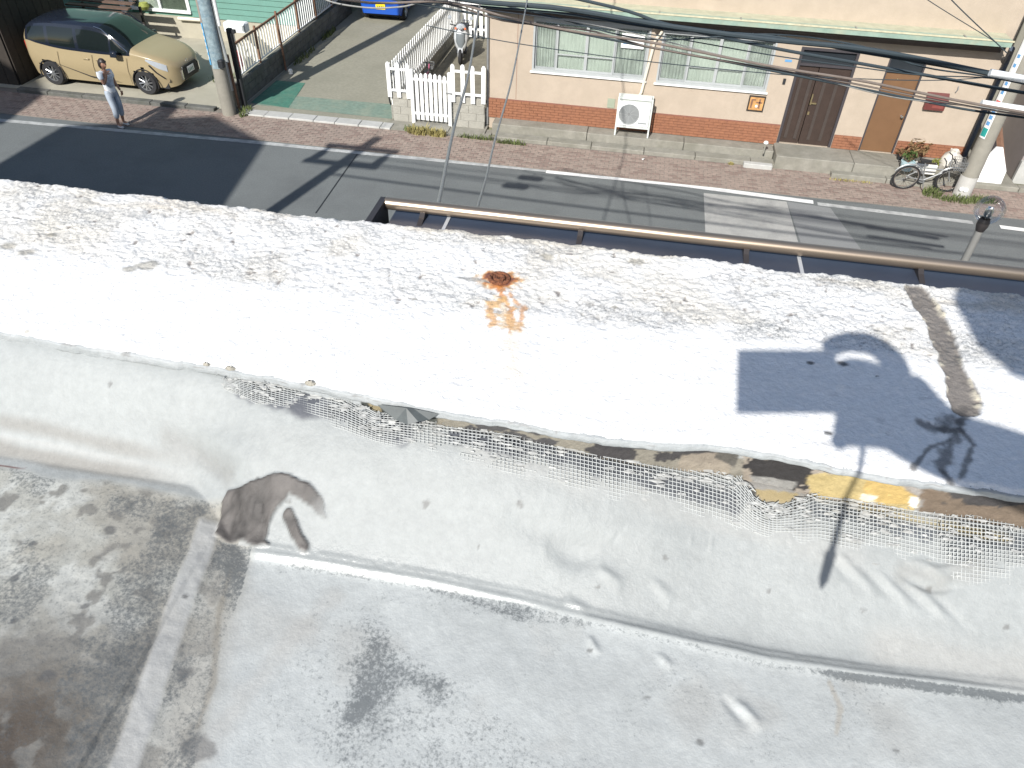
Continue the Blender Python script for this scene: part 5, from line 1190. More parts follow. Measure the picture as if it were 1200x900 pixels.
put(MB().box(-1.70, -1.665, -.55, .55, 1.0, 1.45), 'rear_window', M['car_glass'])
for s in (-1, 1): put(MB().bbox(-1.71, -1.64, s*.66-.05, s*.66+.05, .70, .95, .015), 'tail_lamp', M['red_box'])
put(MB().tube([(-1.76, -.68, .0), (-1.76, -.68, .9)], .03, 6), 'mud_flap', M['dark']) if False else None

# ------------------------------------------------------------------ parking court, green house
struct(MB().add([(-19, 17.88, .010), (-10.2, 17.88, .010), (-10.2, 23.2, .010), (-19, 23.2, .010)], [(0, 1, 2, 3)]).build('parking_court', M['concrete_pale']))
seg_blocks('car_court_kerb', -16.4, -10.75, 17.66, 17.87, .09, 1.0, M['concrete_dark'], 'kerb', 'dark low kerb stones in front of the tan minivan')
gh = thing('green_house', 'teal clapboard house with white trimmed window behind the minivan', 'house', (-13.6, 23.1, 0)); HY = 23.0; HX0, HX1 = -19.0, -10.55
HW = (-15.95, -14.05, .80, 2.3)
B(HX0, HX1, HY, 31, 0, .62).build('foundation', M['plaster'], gh)
B(HX0+.03, HX1-.03, HY+.10, 30.9, .62, 6).build('wall', mat('teal_core', (.12, .30, .24), .7, .05, 4), gh)
B(HX0-.3, HX1+.3, HY-.35, 31.3, 6, 6.15).build('roof', M['roof_dark'], gh)
z = .64
while z < 3.6:                                                          # each clapboard its own piece
    for a, b in (((HX0, HW[0]-.06), (HW[1]+.06, HX1)) if (z+.16 > HW[2]-.06 and z < HW[3]+.06) else ((HX0, HX1),)):
        MB().prism([(HY+.10, z), (HY+.035, z), (HY+.06, z+.163), (HY+.10, z+.163)], 'x', a, b).build('clapboard', M['teal_siding'], gh)
    z += .165
y = HY+.1; z = .64
while z < 3.6: MB().prism([(HX1-.03, z), (HX1+.03, z), (HX1+.005, z+.163), (HX1-.03, z+.163)], 'y', HY+.1, 30.9).build('clapboard', M['teal_siding'], gh) if False else MB().box(HX1-.03, HX1+.012, HY+.1, 30.9, z, z+.150).build('clapboard', M['teal_siding'], gh); z += .165
wv = MB(); a, b, c, d = HW; wv.box(a-.06, a+.04, HY+.0, HY+.12, c, d); wv.box(b-.04, b+.06, HY+.0, HY+.12, c, d); wv.box(a-.06, b+.06, HY-.02, HY+.12, c-.07, c); wv.box(a-.06, b+.06, HY, HY+.12, d, d+.06); wv.box((a+b)/2-.035, (a+b)/2+.035, HY+.01, HY+.12, c, d)
wo = wv.build('window', M['white_paint'], gh)
B(a+.04, (a+b)/2-.035, HY+.05, HY+.055, c, d).build('pane', M['pane'], wo); B((a+b)/2+.035, b-.04, HY+.05, HY+.055, c, d).build('pane', M['pane'], wo)
B(a+.04, (a+b)/2-.035, HY+.085, HY+.09, c, d).build('curtain', M['curtain_dark'], wo); B((a+b)/2+.035, b-.04, HY+.085, HY+.09, c, d).build('curtain', mat('curtain_green', (.20, .22, .18), .9, .3, 4), wo)
tag(MB().lathe([(.001, .22), (.12, .2), (.16, .1), (.1, 0)], (-15.45, HY-.12, .74+.05), n=12).build('flower_tub', M['leaf_lime'], None, True), 'yellow green plant on the sill of the green house window', 'plant')
MB().tube([(-13.25, HY-.02, 3.6), (-13.25, HY-.02, .72), (-13.35, HY-.10, .62), (-14.4, HY-.10, .60)], .055, 8).build('downpipe', M['duct'], gh, True)
# dark lean-to and shed at the far left
sh = thing('dark_shed', 'dark weathered timber shed in shade at the rear end of the minivan', 'shed', (-17.6, 19.5, 0))
for k in range(9): B(-16.62, -16.59+.0, 18.15+k*.30, 18.15+k*.30+.285, 0, 2.6).build('board', M['wood_dark'], sh)
for k in range(11): B(-16.62-.30*(k+1), -16.62-.30*k-.015, 18.10, 18.13, 0, 2.6).build('board', M['wood_dark'], sh)
B(-20.2, -16.64, 18.15, 20.9, 0, 2.6).build('core', M['dark'], sh)
MB().prism([(17.7, 2.62), (21.2, 2.95), (21.2, 3.0), (17.7, 2.68)], 'x', -20.4, -16.35).build('roof', mat('shed_roof', (.13, .11, .08), .9, .2, 5), sh)
B(-20.4, -16.35, 17.66, 17.70, 2.60, 2.70).build('fascia', mat('fascia_tan', (.34, .27, .16), .8, .2, 6), sh)
cr_ = thing('wood_crate', 'reddish brown timber rack standing behind the minivan roof', 'rack', (-15.6, 21.3, 0))
for k, (y, z) in enumerate(((21.0, 1.15), (21.25, 1.22), (21.5, 1.29), (21.75, 1.36))): B(-16.9, -14.9, y, y+.2, z, z+.04).build('plank', mat('rack_brown_shaded', (.12, .075, .055), .8, .2, 6), cr_)  # plank brown darkened to stand for the shade over the rack
for x in (-16.85, -14.98): 
    for y in (21.02, 21.88): B(x, x+.06, y, y+.06, 0, 1.15).build('leg', M['wood_dark'], cr_)
aw = thing('white_awning', 'small white slatted awning on the wall of the green house', 'awning', (-16.6, HY, 2.3))
for k in range(6): B(-17.5+k*.25, -17.5+k*.25+.15, HY-.40, HY-.02, 2.05, 2.09).build('slat', M['white_paint'], aw)
B(-17.55, -15.98, HY-.43, HY-.40, 2.03, 2.10).build('front_bar', M['white_paint'], aw)
B(-16.32, -16.2, HY-.06, HY+.05, .62, 3.6).build('corner_trim', M['white_paint'], gh)

# ------------------------------------------------------------------ utility poles
def pole(name, label, x, y, h, r0, r1, m, lean=(0, 0)):
    t_ = thing(name, label, 'utility pole', (x, y, 0)); MB().tube([(x+lean[0]*k/10, y+lean[1]*k/10, h*k/10) for k in range(11)], [r0+(r1-r0)*k/10 for k in range(11)], 20).build('shaft', m, t_, True); return t_
p1 = pole('utility_pole', 'grey concrete utility pole with blue bands right of the minivan', -10.30, 17.62, 9.2, .175, .12, M['pole_conc'], (-.05, .0))
def sleeve(t_, x, y, r, z0, z1, a0, a1, m, n=14, name='band'):
    mb = MB(); 
    for z in (z0, z1):
        for q in range(n+1): a = math.radians(a0+(a1-a0)*q/n); mb.v.append((x+r*math.cos(a), y+r*math.sin(a), z))
    for q in range(n): mb.f.append((q, q+1, n+2+q, n+1+q))
    return mb.build(name, m, t_, True)
sleeve(p1, -10.32, 17.62, .178, 1.2, 3.6, 250, 355, M['band_grey']); sleeve(p1, -10.315, 17.62, .183, 1.28, 2.25, 205, 243, M['band_blue']); 
for q in range(5): sleeve(p1, -10.315, 17.62, .185, 1.42+q*.15, 1.50+q*.15, 215, 233, M['plate_white'], 4, 'band_mark')
sleeve(p1, -10.32, 17.62, .1785, 2.25, 3.6, 190, 248, M['pole_brown'])
MB().tube([(-10.10, 17.70, 1.3), (-10.14, 17.68, 2.2), (-10.12, 17.70, 9)], .04, 8).build('cable_guard', M['alu_grey'], p1, True); MB().tube([(-10.10, 17.70, 2.15), (-10.12, 17.70, 9)], .045, 8).build('cable_guard', M['white_paint'], p1, True)
MB().bbox(-10.22, -10.08, 17.42, 17.56, 1.24, 1.42, .02).build('meter_box', M['dark'], p1)
for z in (7.2, 8.2): B(-10.36, -10.24, 16.7, 18.5, z, z+.09).build('cross_arm', M['steel'], p1)
p2 = pole('utility_pole', 'concrete utility pole with a white notice strip right of the bicycle', 7.62, 17.22, 9.0, .185, .13, M['pole_conc'])
sleeve(p2, 7.62, 17.22, .186, 1.38, 3.4, 190, 235, M['plate_white']); sleeve(p2, 7.62, 17.22, .190, 1.42, 1.60, 194, 231, M['green_print'], 6, 'band_mark')
for q in range(4): sleeve(p2, 7.62, 17.22, .1895, 1.66+q*.13, 1.74+q*.13, 200, 225, M['blue_print'], 6, 'band_mark')
sleeve(p2, 7.62, 17.22, .1895, 2.15, 2.19, 198, 228, M['red_print'], 6, 'band_mark')
for q in range(5): sleeve(p2, 7.62, 17.22, .1885, 2.32+q*.18, 2.39+q*.18, 203, 222, M['blue_print'], 6, 'band_mark')
sleeve(p2, 7.62, 17.22, .19, .0, .50, 180, 360, mat('base_wrap', (.46, .45, .42), .8, .1, 8))
for a in (238, 262):
    x_, y_ = 7.62+.20*math.cos(math.radians(a)), 17.22+.20*math.sin(math.radians(a)); MB().lathe([(.001, -.02), (.045, -.015), (.055, 0)], (x_, y_, .22), 'y', 12).build('reflector', M['plate_white'], p2, True)
for z in (7.1, 8.1): B(7.56, 7.68, 16.3, 18.2, z, z+.09).build('cross_arm', M['steel'], p2)

# ------------------------------------------------------------------ cables strung over the street
YC = 8.5
def sag_line(P, Q, sag, n=24): return [tuple(Vector(P)*(1-k/n)+Vector(Q)*(k/n)-Vector((0, 0, sag*4*(k/n)*(1-k/n)))) for k in range(n+1)]
def px_line(pts, Yc): return [W(a, b, Yc) for a, b in pts]
def cable(label, pts, Yc, r, m, name='overhead_cable'):
    P = px_line(pts, Yc) if not isinstance(Yc, list) else [W(a, b, y) for (a, b), y in zip(pts, Yc)]
    # smooth through the points
    Pn = np.array(P); tt = np.linspace(0, 1, len(P)); q = np.linspace(0, 1, 40); sm_ = np.stack([catmull(tt, Pn[:, k], q) for k in range(3)], 1)
    o = MB().tube([tuple(p) for p in sm_], r, 8).build(name, m, None, True); return tag(o, label, 'cable', 'cables strung along the street')
cable('thickest dark bundled cable crossing the house front under the gutter', [(380, -48), (560, 2), (640, 8), (780, 30), (900, 46), (1000, 56), (1072, 68), (1170, 88), (1330, 120)], 8.5, .026, M['cable'])
cable('dark cable sagging just below the thickest bundled cable', [(400, -60), (700, 4), (780, 28), (900, 55), (1000, 73), (1090, 89), (1190, 107), (1330, 130)], 8.9, .017, M['cable'])
cable('brown grey cable crossing both doors at half height', [(300, -20), (430, 3), (520, 2), (600, 22), (680, 38), (765, 50), (900, 77), (1000, 93), (1070, 107), (1150, 123), (1300, 148)], 8.3, .013, M['cable_brown'])
cable('dark cable hanging lowest across the two doors', [(420, -8), (600, 24), (770, 57), (850, 72), (900, 82), (1000, 102), (1080, 118), (1150, 131), (1300, 150)], 8.6, .012, M['cable'])
cable('dark cable twisting around the thickest bundled cable', [(380, -30), (500, 2), (640, 14), (780, 34), (900, 42), (1000, 60), (1072, 72), (1170, 90), (1330, 124)], 8.55, .012, M['cable'])
cable('slack dark wire looping under the gutter over both doors', [(480, -20), (640, 18), (760, 46), (900, 40), (1000, 52), (1080, 78), (1168, 92), (1330, 126)], 8.7, .008, M['cable'])
cable('grey cable entering at the top beside the scooter yard', [(440, -12), (530, 6), (600, 26), (680, 34), (765, 56), (900, 80), (1000, 98), (1070, 112), (1150, 127), (1300, 152)], 8.35, .009, M['cable_brown'])
cable('thin dark wire fanning across the doors to the upper sleeve', [(640, 26), (760, 40), (900, 64), (1000, 78), (1080, 88), (1165, 92), (1330, 118)], 8.6, .006, M['cable'], 'thin_wire')
cable('thin grey wire fanning across the doors to the lower sleeve', [(560, 10), (700, 30), (850, 66), (950, 90), (1060, 116), (1152, 126), (1330, 150)], 8.4, .006, M['cable_grey'], 'thin_wire')
cable('thin wire crossing the middle of the house windows', [(500, 30), (600, 50), (750, 71), (900, 86), (1000, 92), (1100, 94), (1190, 88)], 10.5, .006, M['cable'], 'thin_wire')
cable('thin wire running from the gutter end up over the upper wall', [(1180, 62), (1120, 5), (1080, -40)], 12, .008, M['cable'], 'thin_wire')
cable('second thin wire slanting over the upper wall at the gutter end', [(1168, 50), (1095, 5), (1060, -20)], 12.5, .006, M['cable'], 'thin_wire')
cable('looped wire hanging from the top edge above the driveway', [(372, -4), (395, 4), (430, 9), (470, 8), (495, 2)], 9.5, .010, M['cable_grey'], 'thin_wire')
# drop cable that lays one straight shadow over the road and up the peach wall beside the air conditioner
A_ = G(703, 270); B_ = W(722, 30, YW); c1 = Vector((A_[0]-2.25, A_[1]-8.88, 6.96)); c2 = Vector((B_[0]-1.37, 13.0, 7.0)); dv = (c2-c1)
tag(MB().tube([tuple(c1-dv*((c1.y-.95)/dv.y)), tuple(c1), tuple(c2), tuple(c2+dv*.25), (B_[0]-1.2, 18.7, 6.56)], .016, 6).build('overhead_cable', M['cable'], None, True), 'cable crossing the street from our wall to the peach house roof', 'cable')
# closures clipped to the cables
for (bx_, bz_, lab) in ((-4.20, 6.42, 'black splice box hanging on the overhead cables, upper one'), (-4.35, 6.05, 'black splice box hanging on the overhead cables, lower one')):
    t_ = thing('splice_box', lab, 'cable box', (bx_, 7.62, bz_)); MB().tube([(bx_-.30, 7.62, bz_), (bx_-.24, 7.62, bz_), (bx_+.24, 7.62, bz_), (bx_+.30, 7.62, bz_)], [.03, .085, .085, .03], 12).build('casing', M['dark'], t_, True); MB().tube([(bx_, 7.62, bz_+.08), (bx_, 7.62, bz_+.2)], .01, 5).build('hanger', M['steel'], t_)
# two guy wires coming down towards our wall
for lab, pts in (('twisted grey stay wire crossing the road left of the other stay wire', [(566, -14), (561, 12), (550, 82), (532, 150), (516, 228), (497, 310)]), ('thin grey stay wire crossing the road left of centre', [(619, -10), (616, 10), (600, 92), (575, 185), (560, 242), (545, 300)])):
    Ys = np.linspace(9.0, 1.3, len(pts)); cable(lab, pts, [float(q) for q in (9.0, 8.3, 6.4, 5.0, 3.6, 2.6)], .0105 if 'twisted' in lab else .0078, M['cable_grey'], 'stay_wire')
# white cable sleeves near the right pole
for lab, a, b in (('upper white plastic sleeve on the cables at the right edge', (1160, 85), (1330, 118)), ('lower white plastic sleeve on the cables at the right edge', (1150, 121), (1330, 148))):
    P, Q = W(*a, 8.45), W(*b, 8.45); tag(MB().tube([P, Q], .036, 12).build('cable_sleeve', M['ac_white'], None, True), lab, 'cable sleeve')
# cables of the near side of the street, higher than the picture's top edge, that shade the road
npole = thing('utility_pole', 'tall concrete utility pole on the near pavement at the far left', 'utility pole', (-9.0, 5.9, 0)); MB().tube([(-9.0, 5.9, 0), (-9.0, 5.9, 8.75)], [.19, .13], 16).build('shaft', M['pole_conc'], npole, True)
for z in (7.5, 8.2): B(-9.9, -8.1, 5.83, 5.97, z, z+.1).build('cross_arm', M['steel'], npole)
for x in (-9.75, -8.25): MB().lathe([(.001, .25), (.05, .25), (.08, .1), (.12, 0), (.12, -.35), (.001, -.35)], (x, 5.9, 7.9), n=12).build('transformer', M['steel'], npole, True)
for k, (yy, z, r) in enumerate(((6.35, 7.35, .022), (6.0, 7.05, .03), (5.5, 7.9, .014), (6.6, 6.5+.9, .012))):
    tag(MB().tube(sag_line((-9.0, yy, z), (30, yy, z-.2), .35), r, 6).build('overhead_cable', M['cable'], None, True), ['cable on the near side poles, nearest the road edge', 'thick cable on the near side poles, lowest', 'thin cable on the near side poles, topmost', 'thin cable on the near side poles, farthest out'][k], 'cable', 'cables on the near side poles')
tag(MB().tube([(-9, 5.9, 8.2), (-8.2, 12, 7.6), (-7.6, 23, 6.2)], .012, 5).build('overhead_cable', M['cable'], None, True), 'thin cable crossing the street high above the driveway', 'cable')
tag(MB().tube([(-1.9, .9, 7.05), (-1.75, 4, 6.6), (-1.5, 8.5, 6.2)], .012, 5).build('overhead_cable', M['cable'], None, True), 'short drop cable from our wall to the street cables', 'cable') if False else None
# cable that lays one straight shadow up the peach wall beside the air conditioner
tag(MB().tube([(-1.95, 9.2, 6.9), (-2.72, 4.6, 7.05)], .016, 6).build('drop_cable', M['cable'], None, True), 'drop cable above the street left of the stay wires', 'cable') if False else None

# ------------------------------------------------------------------ globe street lamp
LP_ = _ray(1160, 246)*6.6; lx_, ly_, lz_ = LP_[0], LP_[1], LP_[2]+CZ; rg = .104
lm = thing('globe_lamp', 'street lamp with a clear glass globe on a grey post at the right', 'street lamp', (lx_, ly_, .1))
MB().lathe([(rg*math.sin(a), -rg*math.cos(a)) for a in [math.radians(18+q*(162/15)) for q in range(16)]], (lx_, ly_, lz_), n=32).build('globe', M['globe'], lm, True)
MB().lathe([(.001, .055), (.020, .05), (.032, .02), (.028, -.01), (.016, -.04), (.016, -.07)], (lx_, ly_, lz_-.03), n=16).build('bulb', M['chrome'], lm, True)
MB().lathe([(.034, .03), (.042, .0), (.042, -.03), (.03, -.07)], (lx_, ly_, lz_-.10), n=16).build('collar', M['bronze_dark'], lm, True)
MB().tube([(lx_, ly_, .1), (lx_, ly_, 1.0), (lx_, ly_, lz_-.15)], [.05, .04, .027], 14).build('post', M['lamp_post'], lm, True)

# ------------------------------------------------------------------ right edge: passage and neighbour
rh = thing('grey_house', 'grey rendered house with pinkish corner at the right edge', 'house', (10.5, 19.6, 0))
B(8.35, 16, 19.9, 27, 0, 6.2).build('wall', M['grey_house'], rh); B(9.02, 16, 18.25, 19.896, 0, 6.2).build('wing', M['grey_pink'], rh); B(9.5, 16, 18.2, 18.246, .55, 6.2).build('wing_front', M['pink_wall'], rh); B(9.0, 16, 18.15, 18.24, .0, .54).build('wing_base', M['concrete_white'], rh); B(8.1, 16.3, 18.0, 27.3, 6.2, 6.35).build('roof', M['roof_dark'], rh)
struct(B(7.9, 9.0, 17.9, 19.9, -.03, .05).build('passage', M['concrete']))
st_ = thing('stair_beam', 'dark brown slanting stair beam in the passage by the right pole', 'stair', (8.8, 18.9, .5)); MB().tube([(8.18, 18.75, 1.55), (8.70, 18.15, .25)], .07, 4).build('beam', M['wood_brown'], st_); MB().tube([(8.10, 18.80, 1.45), (8.60, 18.22, .15)], .06, 4).build('beam', M['door_frame'], st_)
wb = thing('white_board', 'blank white board standing on the ground right of the utility pole', 'board', (8.15, 17.6, 0)); MB().prism([(7.95, .04), (8.62, .04), (8.60, .42), (8.30, .95), (8.16, .95), (7.92, .40)], 'y', 17.80, 17.84).build('panel', M['white_paint'], wb); B(8.22, 8.30, 17.84, 18.0, .04, .7).build('strut', M['steel'], wb)
seg_blocks('passage_kerb', 7.9, 13.5, 17.66, 17.88, .10, 1.1, M['concrete'], 'kerb', 'grey kerb stones at the right edge beyond the utility pole')

# ------------------------------------------------------------------ people
def skin_figure(name, pts, edges, m, parent=None, root=0, sub=2, loc=(0, 0, 0)):
    "pts: {key: (x, y, z, rx, ry)}; a smooth skin grown on a stick skeleton"
    keys = list(pts); me = bpy.data.meshes.new(name); me.from_pydata([pts[k][:3] for k in keys], [(keys.index(a), keys.index(b)) for a, b in edges], [])
    o = bpy.data.objects.new(name, me); COL.objects.link(o); o.parent = parent
    sk_ = o.modifiers.new('skin', 'SKIN'); sk_.use_smooth_shade = True
    if not me.skin_vertices: 
        with bpy.context.temp_override(object=o, active_object=o): bpy.ops.mesh.customdata_skin_add()
    for i, k in enumerate(keys):
        v = me.skin_vertices[0].data[i]; v.radius = pts[k][3:5]; v.use_root = (i == root)
    s_ = o.modifiers.new('sub', 'SUBSURF'); s_.levels = sub; s_.render_levels = sub
    me.materials.append(m); return o
def head_mesh(c, s, m, parent, face_dir, tilt=0.):
    "an egg with brow, nose, lips, chin and ears; face_dir is the yaw it looks at (0 = -y)"
    mb = MB(); nu_, nv_ = 28, 20
    for j in range(nv_+1):
        th = math.pi*j/nv_
        for i in range(nu_):
            ph = 2*math.pi*i/nu_; x, y, z = math.sin(th)*math.cos(ph), math.sin(th)*math.sin(ph), math.cos(th); X_, Y_, Z_ = x*.072, y*.092, z*.115
            if z < 0: X_ *= 1-.28*(-z); Y_ *= 1-.12*(-z)
            f = max(0, -y)
            if f > .2:
                nose = math.exp(-((x/.16)**2+((z+.12)/.20)**2)); Y_ -= nose*.020*f
                lip = math.exp(-((x/.28)**2+((z+.45)/.07)**2)); Y_ -= lip*.006; eye = math.exp(-(((abs(x)-.38)/.16)**2+((z-.06)/.12)**2)); Y_ += eye*.009
                chin = math.exp(-((x/.3)**2+((z+.82)/.16)**2)); Y_ -= chin*.012
            mb.v.append((X_, Y_, Z_))
    for j in range(nv_):
        for i in range(nu_): mb.f.append((j*nu_+i, j*nu_+(i+1) % nu_, (j+1)*nu_+(i+1) % nu_, (j+1)*nu_+i))
    for s_ in (-1, 1): mb.torus((s_*.072, .008, .0), .020, .008, 'x', 12, 6)
    R_ = Matrix.Rotation(face_dir, 3, 'Z') @ Matrix.Rotation(tilt, 3, 'X'); mb.v = [tuple(R_ @ Vector(p)*s+Vector(c)) for p in mb.v]
    h = mb
    o = h.build('head', m, parent, True)
    hr_ = MB()
    for j in range(13):
        th = math.pi*j/16
        for i in range(nu_):
            ph = 2*math.pi*i/nu_; x, y, z = math.sin(th)*math.cos(ph), math.sin(th)*math.sin(ph), math.cos(th); k = 1.11+.025*math.sin(ph*9+j); front = max(0, -y)
            zz = z*.115*k; 
            if front > .25: zz = max(zz, .055+.02*x*x)
            hr_.v.append((x*.072*k*1.04, (y*.092+.006)*k if y > 0 else y*.092*1.03, zz))
    for j in range(12):
        for i in range(nu_): hr_.f.append((j*nu_+i, j*nu_+(i+1) % nu_, (j+1)*nu_+(i+1) % nu_, (j+1)*nu_+i))
    hr_.v = [tuple(R_ @ Vector(p)*s+Vector(c)) for p in hr_.v]; hr_.build('hair', M['hair'], o, True)
    return o
def hand(c, R_, s, curl, m, parent, thumb=1):
    "palm with five separate fingers; R_ maps local (fingers +x, palm normal -z) to the world"
    pts = {'w': (0, 0, 0, .024, .020), 'p': (.045, 0, 0, .036, .016), 'k': (.078, 0, 0, .036, .014)}; ed = [('w', 'p'), ('p', 'k')]
    o = skin_figure('hand', {k: (*(Vector(c)+R_ @ (Vector(v[:3])*s)), v[3]*s, v[4]*s) for k, v in pts.items()}, ed, m, parent)
    for q, (y, L) in enumerate(((-.030, .066), (-.010, .076), (.010, .071), (.029, .056))):
        ang = 0; p = Vector((.078, y, 0)); pp = {'a': (*p-Vector((.02, 0, 0)), .0095, .0095) if False else ((p-Vector((.02, 0, 0))).x, p.y, 0, .0098, .0098)}; e = []; last = 'a'
        for r, fr_ in enumerate((.45, .31, .24)):
            ang += curl*(.6+.35*r); p = p+Vector((math.cos(ang), 0, -math.sin(ang)))*L*fr_; k = 'bcd'[r]; pp[k] = (p.x, p.y, p.z, .0092-.0009*r, .0088-.0009*r); e.append((last, k)); last = k
        skin_figure('finger', {k: (*(Vector(c)+R_ @ (Vector(v[:3])*s)), v[3]*s, v[4]*s) for k, v in pp.items()}, e, m, o)
    tp_ = {'a': (.02, -.020*thumb, -.004, .014, .014), 'b': (.045, -.048*thumb, -.016, .0115, .0115), 'c': (.070, -.060*thumb, -.026, .010, .010), 'd': (.09, -.058*thumb, -.034, .0085, .0085)}
    skin_figure('thumb', {k: (*(Vector(c)+R_ @ (Vector(v[:3])*s)), v[3]*s, v[4]*s) for k, v in tp_.items()}, [('a', 'b'), ('b', 'c'), ('c', 'd')], m, o)
    return o
# --- pedestrian on the pavement edge, turned towards the right, one hand at the mouth
gx, gy, _ = G(143, 148); S_ = 1.60/1.70
pd = thing('person', 'person in white tee and grey blue trousers at the road edge, hand at mouth', 'person', (gx, gy, 0)); pd.rotation_euler = (0, 0, math.radians(72))
# local frame: faces -y; x is the person's left
def sc(d): return {k: tuple(q*S_ for q in v) for k, v in d.items()}
bod = dict(pel=(0, 0, .93, .13, .10), waist=(0, -.01, 1.06, .12, .09), chest=(0, .0, 1.26, .145, .105), nk0=(0, .01, 1.41, .07, .06), nk1=(0, -.005, 1.50, .05, .05),
           hl=(.085, 0, .88, .085, .09), kl=(.10, -.03, .50, .056, .058), al=(.105, .03, .10, .036, .038), tl=(.115, -.10, .045, .035, .028),
           hr=(-.085, 0, .88, .085, .09), kr=(-.09, -.07, .50, .056, .058), ar=(-.10, -.02, .10, .036, .038), tr=(-.11, -.15, .045, .035, .028),
           sl=(.155, .0, 1.38, .055, .055), el=(.21, .03, 1.10, .038, .038), wl=(.20, -.12, .90, .027, .025),
           sr=(-.155, .0, 1.38, .055, .055), er=(-.20, -.12, 1.16, .038, .038), wr=(-.10, -.20, 1.40, .027, .025))
ed = [('pel', 'waist'), ('waist', 'chest'), ('chest', 'nk0'), ('nk0', 'nk1'), ('pel', 'hl'), ('hl', 'kl'), ('kl', 'al'), ('al', 'tl'), ('pel', 'hr'), ('hr', 'kr'), ('kr', 'ar'), ('ar', 'tr'), ('chest', 'sl'), ('sl', 'el'), ('el', 'wl'), ('chest', 'sr'), ('sr', 'er'), ('er', 'wr')]
skin_figure('body', sc(bod), ed, M['skin'], pd)
te = dict(hem=(0, -.01, .86, .150, .120), waist=(0, -.01, .98, .150, .118), mid=(0, -.01, 1.12, .148, .112), chest=(0, .0, 1.27, .165, .122), nk0=(0, .005, 1.42, .085, .075), sl=(.155, .0, 1.385, .070, .070), ml=(.195, .02, 1.20, .062, .062), sr=(-.155, .0, 1.385, .070, .070), mr=(-.19, -.07, 1.26, .062, .062))
skin_figure('t_shirt', sc(te), [('hem', 'waist'), ('waist', 'mid'), ('mid', 'chest'), ('chest', 'nk0'), ('chest', 'sl'), ('sl', 'ml'), ('chest', 'sr'), ('sr', 'mr')], M['tee'], pd)
pr_ = MB(); n = 8
for j in range(6):
    for i in range(n+1):
        a = math.radians(-130+80*i/n); z = (1.06+.24*j/5); pr_.v.append((.135*S_*math.cos(a)*1.02, (-.012+.120*math.sin(a)-.006)*S_, z*S_))
for j in range(5):
    for i in range(n): pr_.f.append((j*(n+1)+i, j*(n+1)+i+1, (j+1)*(n+1)+i+1, (j+1)*(n+1)+i))
o = bpy.data.objects.new('shirt_print', pr_.mesh('shirt_print', M['tee_print'], True)); COL.objects.link(o); o.parent = pd
tr = dict(top=(0, 0, 1.05, .125, .10), pel=(0, 0, .95, .142, .115), hl=(.09, 0, .86, .100, .105), kl=(.10, -.03, .52, .080, .082), cl=(.105, .005, .24, .070, .070), hr=(-.09, 0, .86, .100, .105), kr=(-.09, -.07, .52, .080, .082), cr=(-.098, -.045, .24, .070, .070))
skin_figure('trousers', sc(tr), [('top', 'pel'), ('pel', 'hl'), ('hl', 'kl'), ('kl', 'cl'), ('pel', 'hr'), ('hr', 'kr'), ('kr', 'cr')], M['jeans'], pd)
for k, (x, y) in enumerate(((.11, -.03), (-.105, -.08))): skin_figure('shoe', sc(dict(a=(x, y+.08, .045, .042, .040), b=(x, y-.02, .045, .044, .036), c=(x, y-.12, .036, .040, .028))), [('a', 'b'), ('b', 'c')], M['shoe'], pd)
def local_head(parent, c, s, fd, tilt, m):
    keep = parent.location.copy(); parent.location = (0, 0, 0); h = head_mesh(c, s, m, parent, fd, tilt); parent.location = keep; return h
local_head(pd, (0, -.02*S_, 1.60*S_), S_*1.12, 0., .12, M['skin'])
Rr = Matrix(((.62, .5, -.6), (-.35, .86, .36), (.70, -.02, .71))).normalized() if False else Matrix.Rotation(math.radians(-75), 3, 'Y') @ Matrix.Rotation(math.radians(80), 3, 'X')
keep = pd.location.copy()
hand((-.10*S_, -.20*S_, 1.40*S_), Matrix.Rotation(math.radians(25), 3, 'Y') @ Matrix.Rotation(math.radians(-70), 3, 'Y'), .9, .45, M['skin'], pd)
hand((.20*S_, -.12*S_, .90*S_), Matrix.Rotation(math.radians(80), 3, 'Y') @ Matrix.Rotation(math.radians(90), 3, 'X'), .9, .3, M['skin'], pd, -1)

# --- the photographer, kneeling on the roof just outside the picture; only the shadow is seen
def sp(px_, py_, depth, z=PT):
    "a point on the sunbeam that ends at this spot of the parapet, 'depth' in front of the lens plane"
    S0 = np.array(G(px_, py_, z)); a = (S0-np.array([0, 0, CZ])); t_ = (FX @ a-depth)/(FX @ ANTI); P = S0-ANTI*t_; return tuple(P)
def spt(px_, py_, t_, z=PT): return tuple(np.array(G(px_, py_, z))-ANTI*t_)
pgr = thing('person', 'photographer kneeling on the roof beside the camera with an arm stretched out', 'person', (.62, -.45, 7.09))
def camw(x, y, z): v = MC.T @ np.array([x, y, z]); return (v[0], v[1], v[2]+CZ)
def rel(P, o): return (P[0]-o.location[0], P[1]-o.location[1], P[2]-o.location[2])
def RB(P, rx, ry=None): q = rel(P, pgr); return (q[0], q[1], q[2], rx, ry or rx)
HP = spt(1198, 350, 1.55)
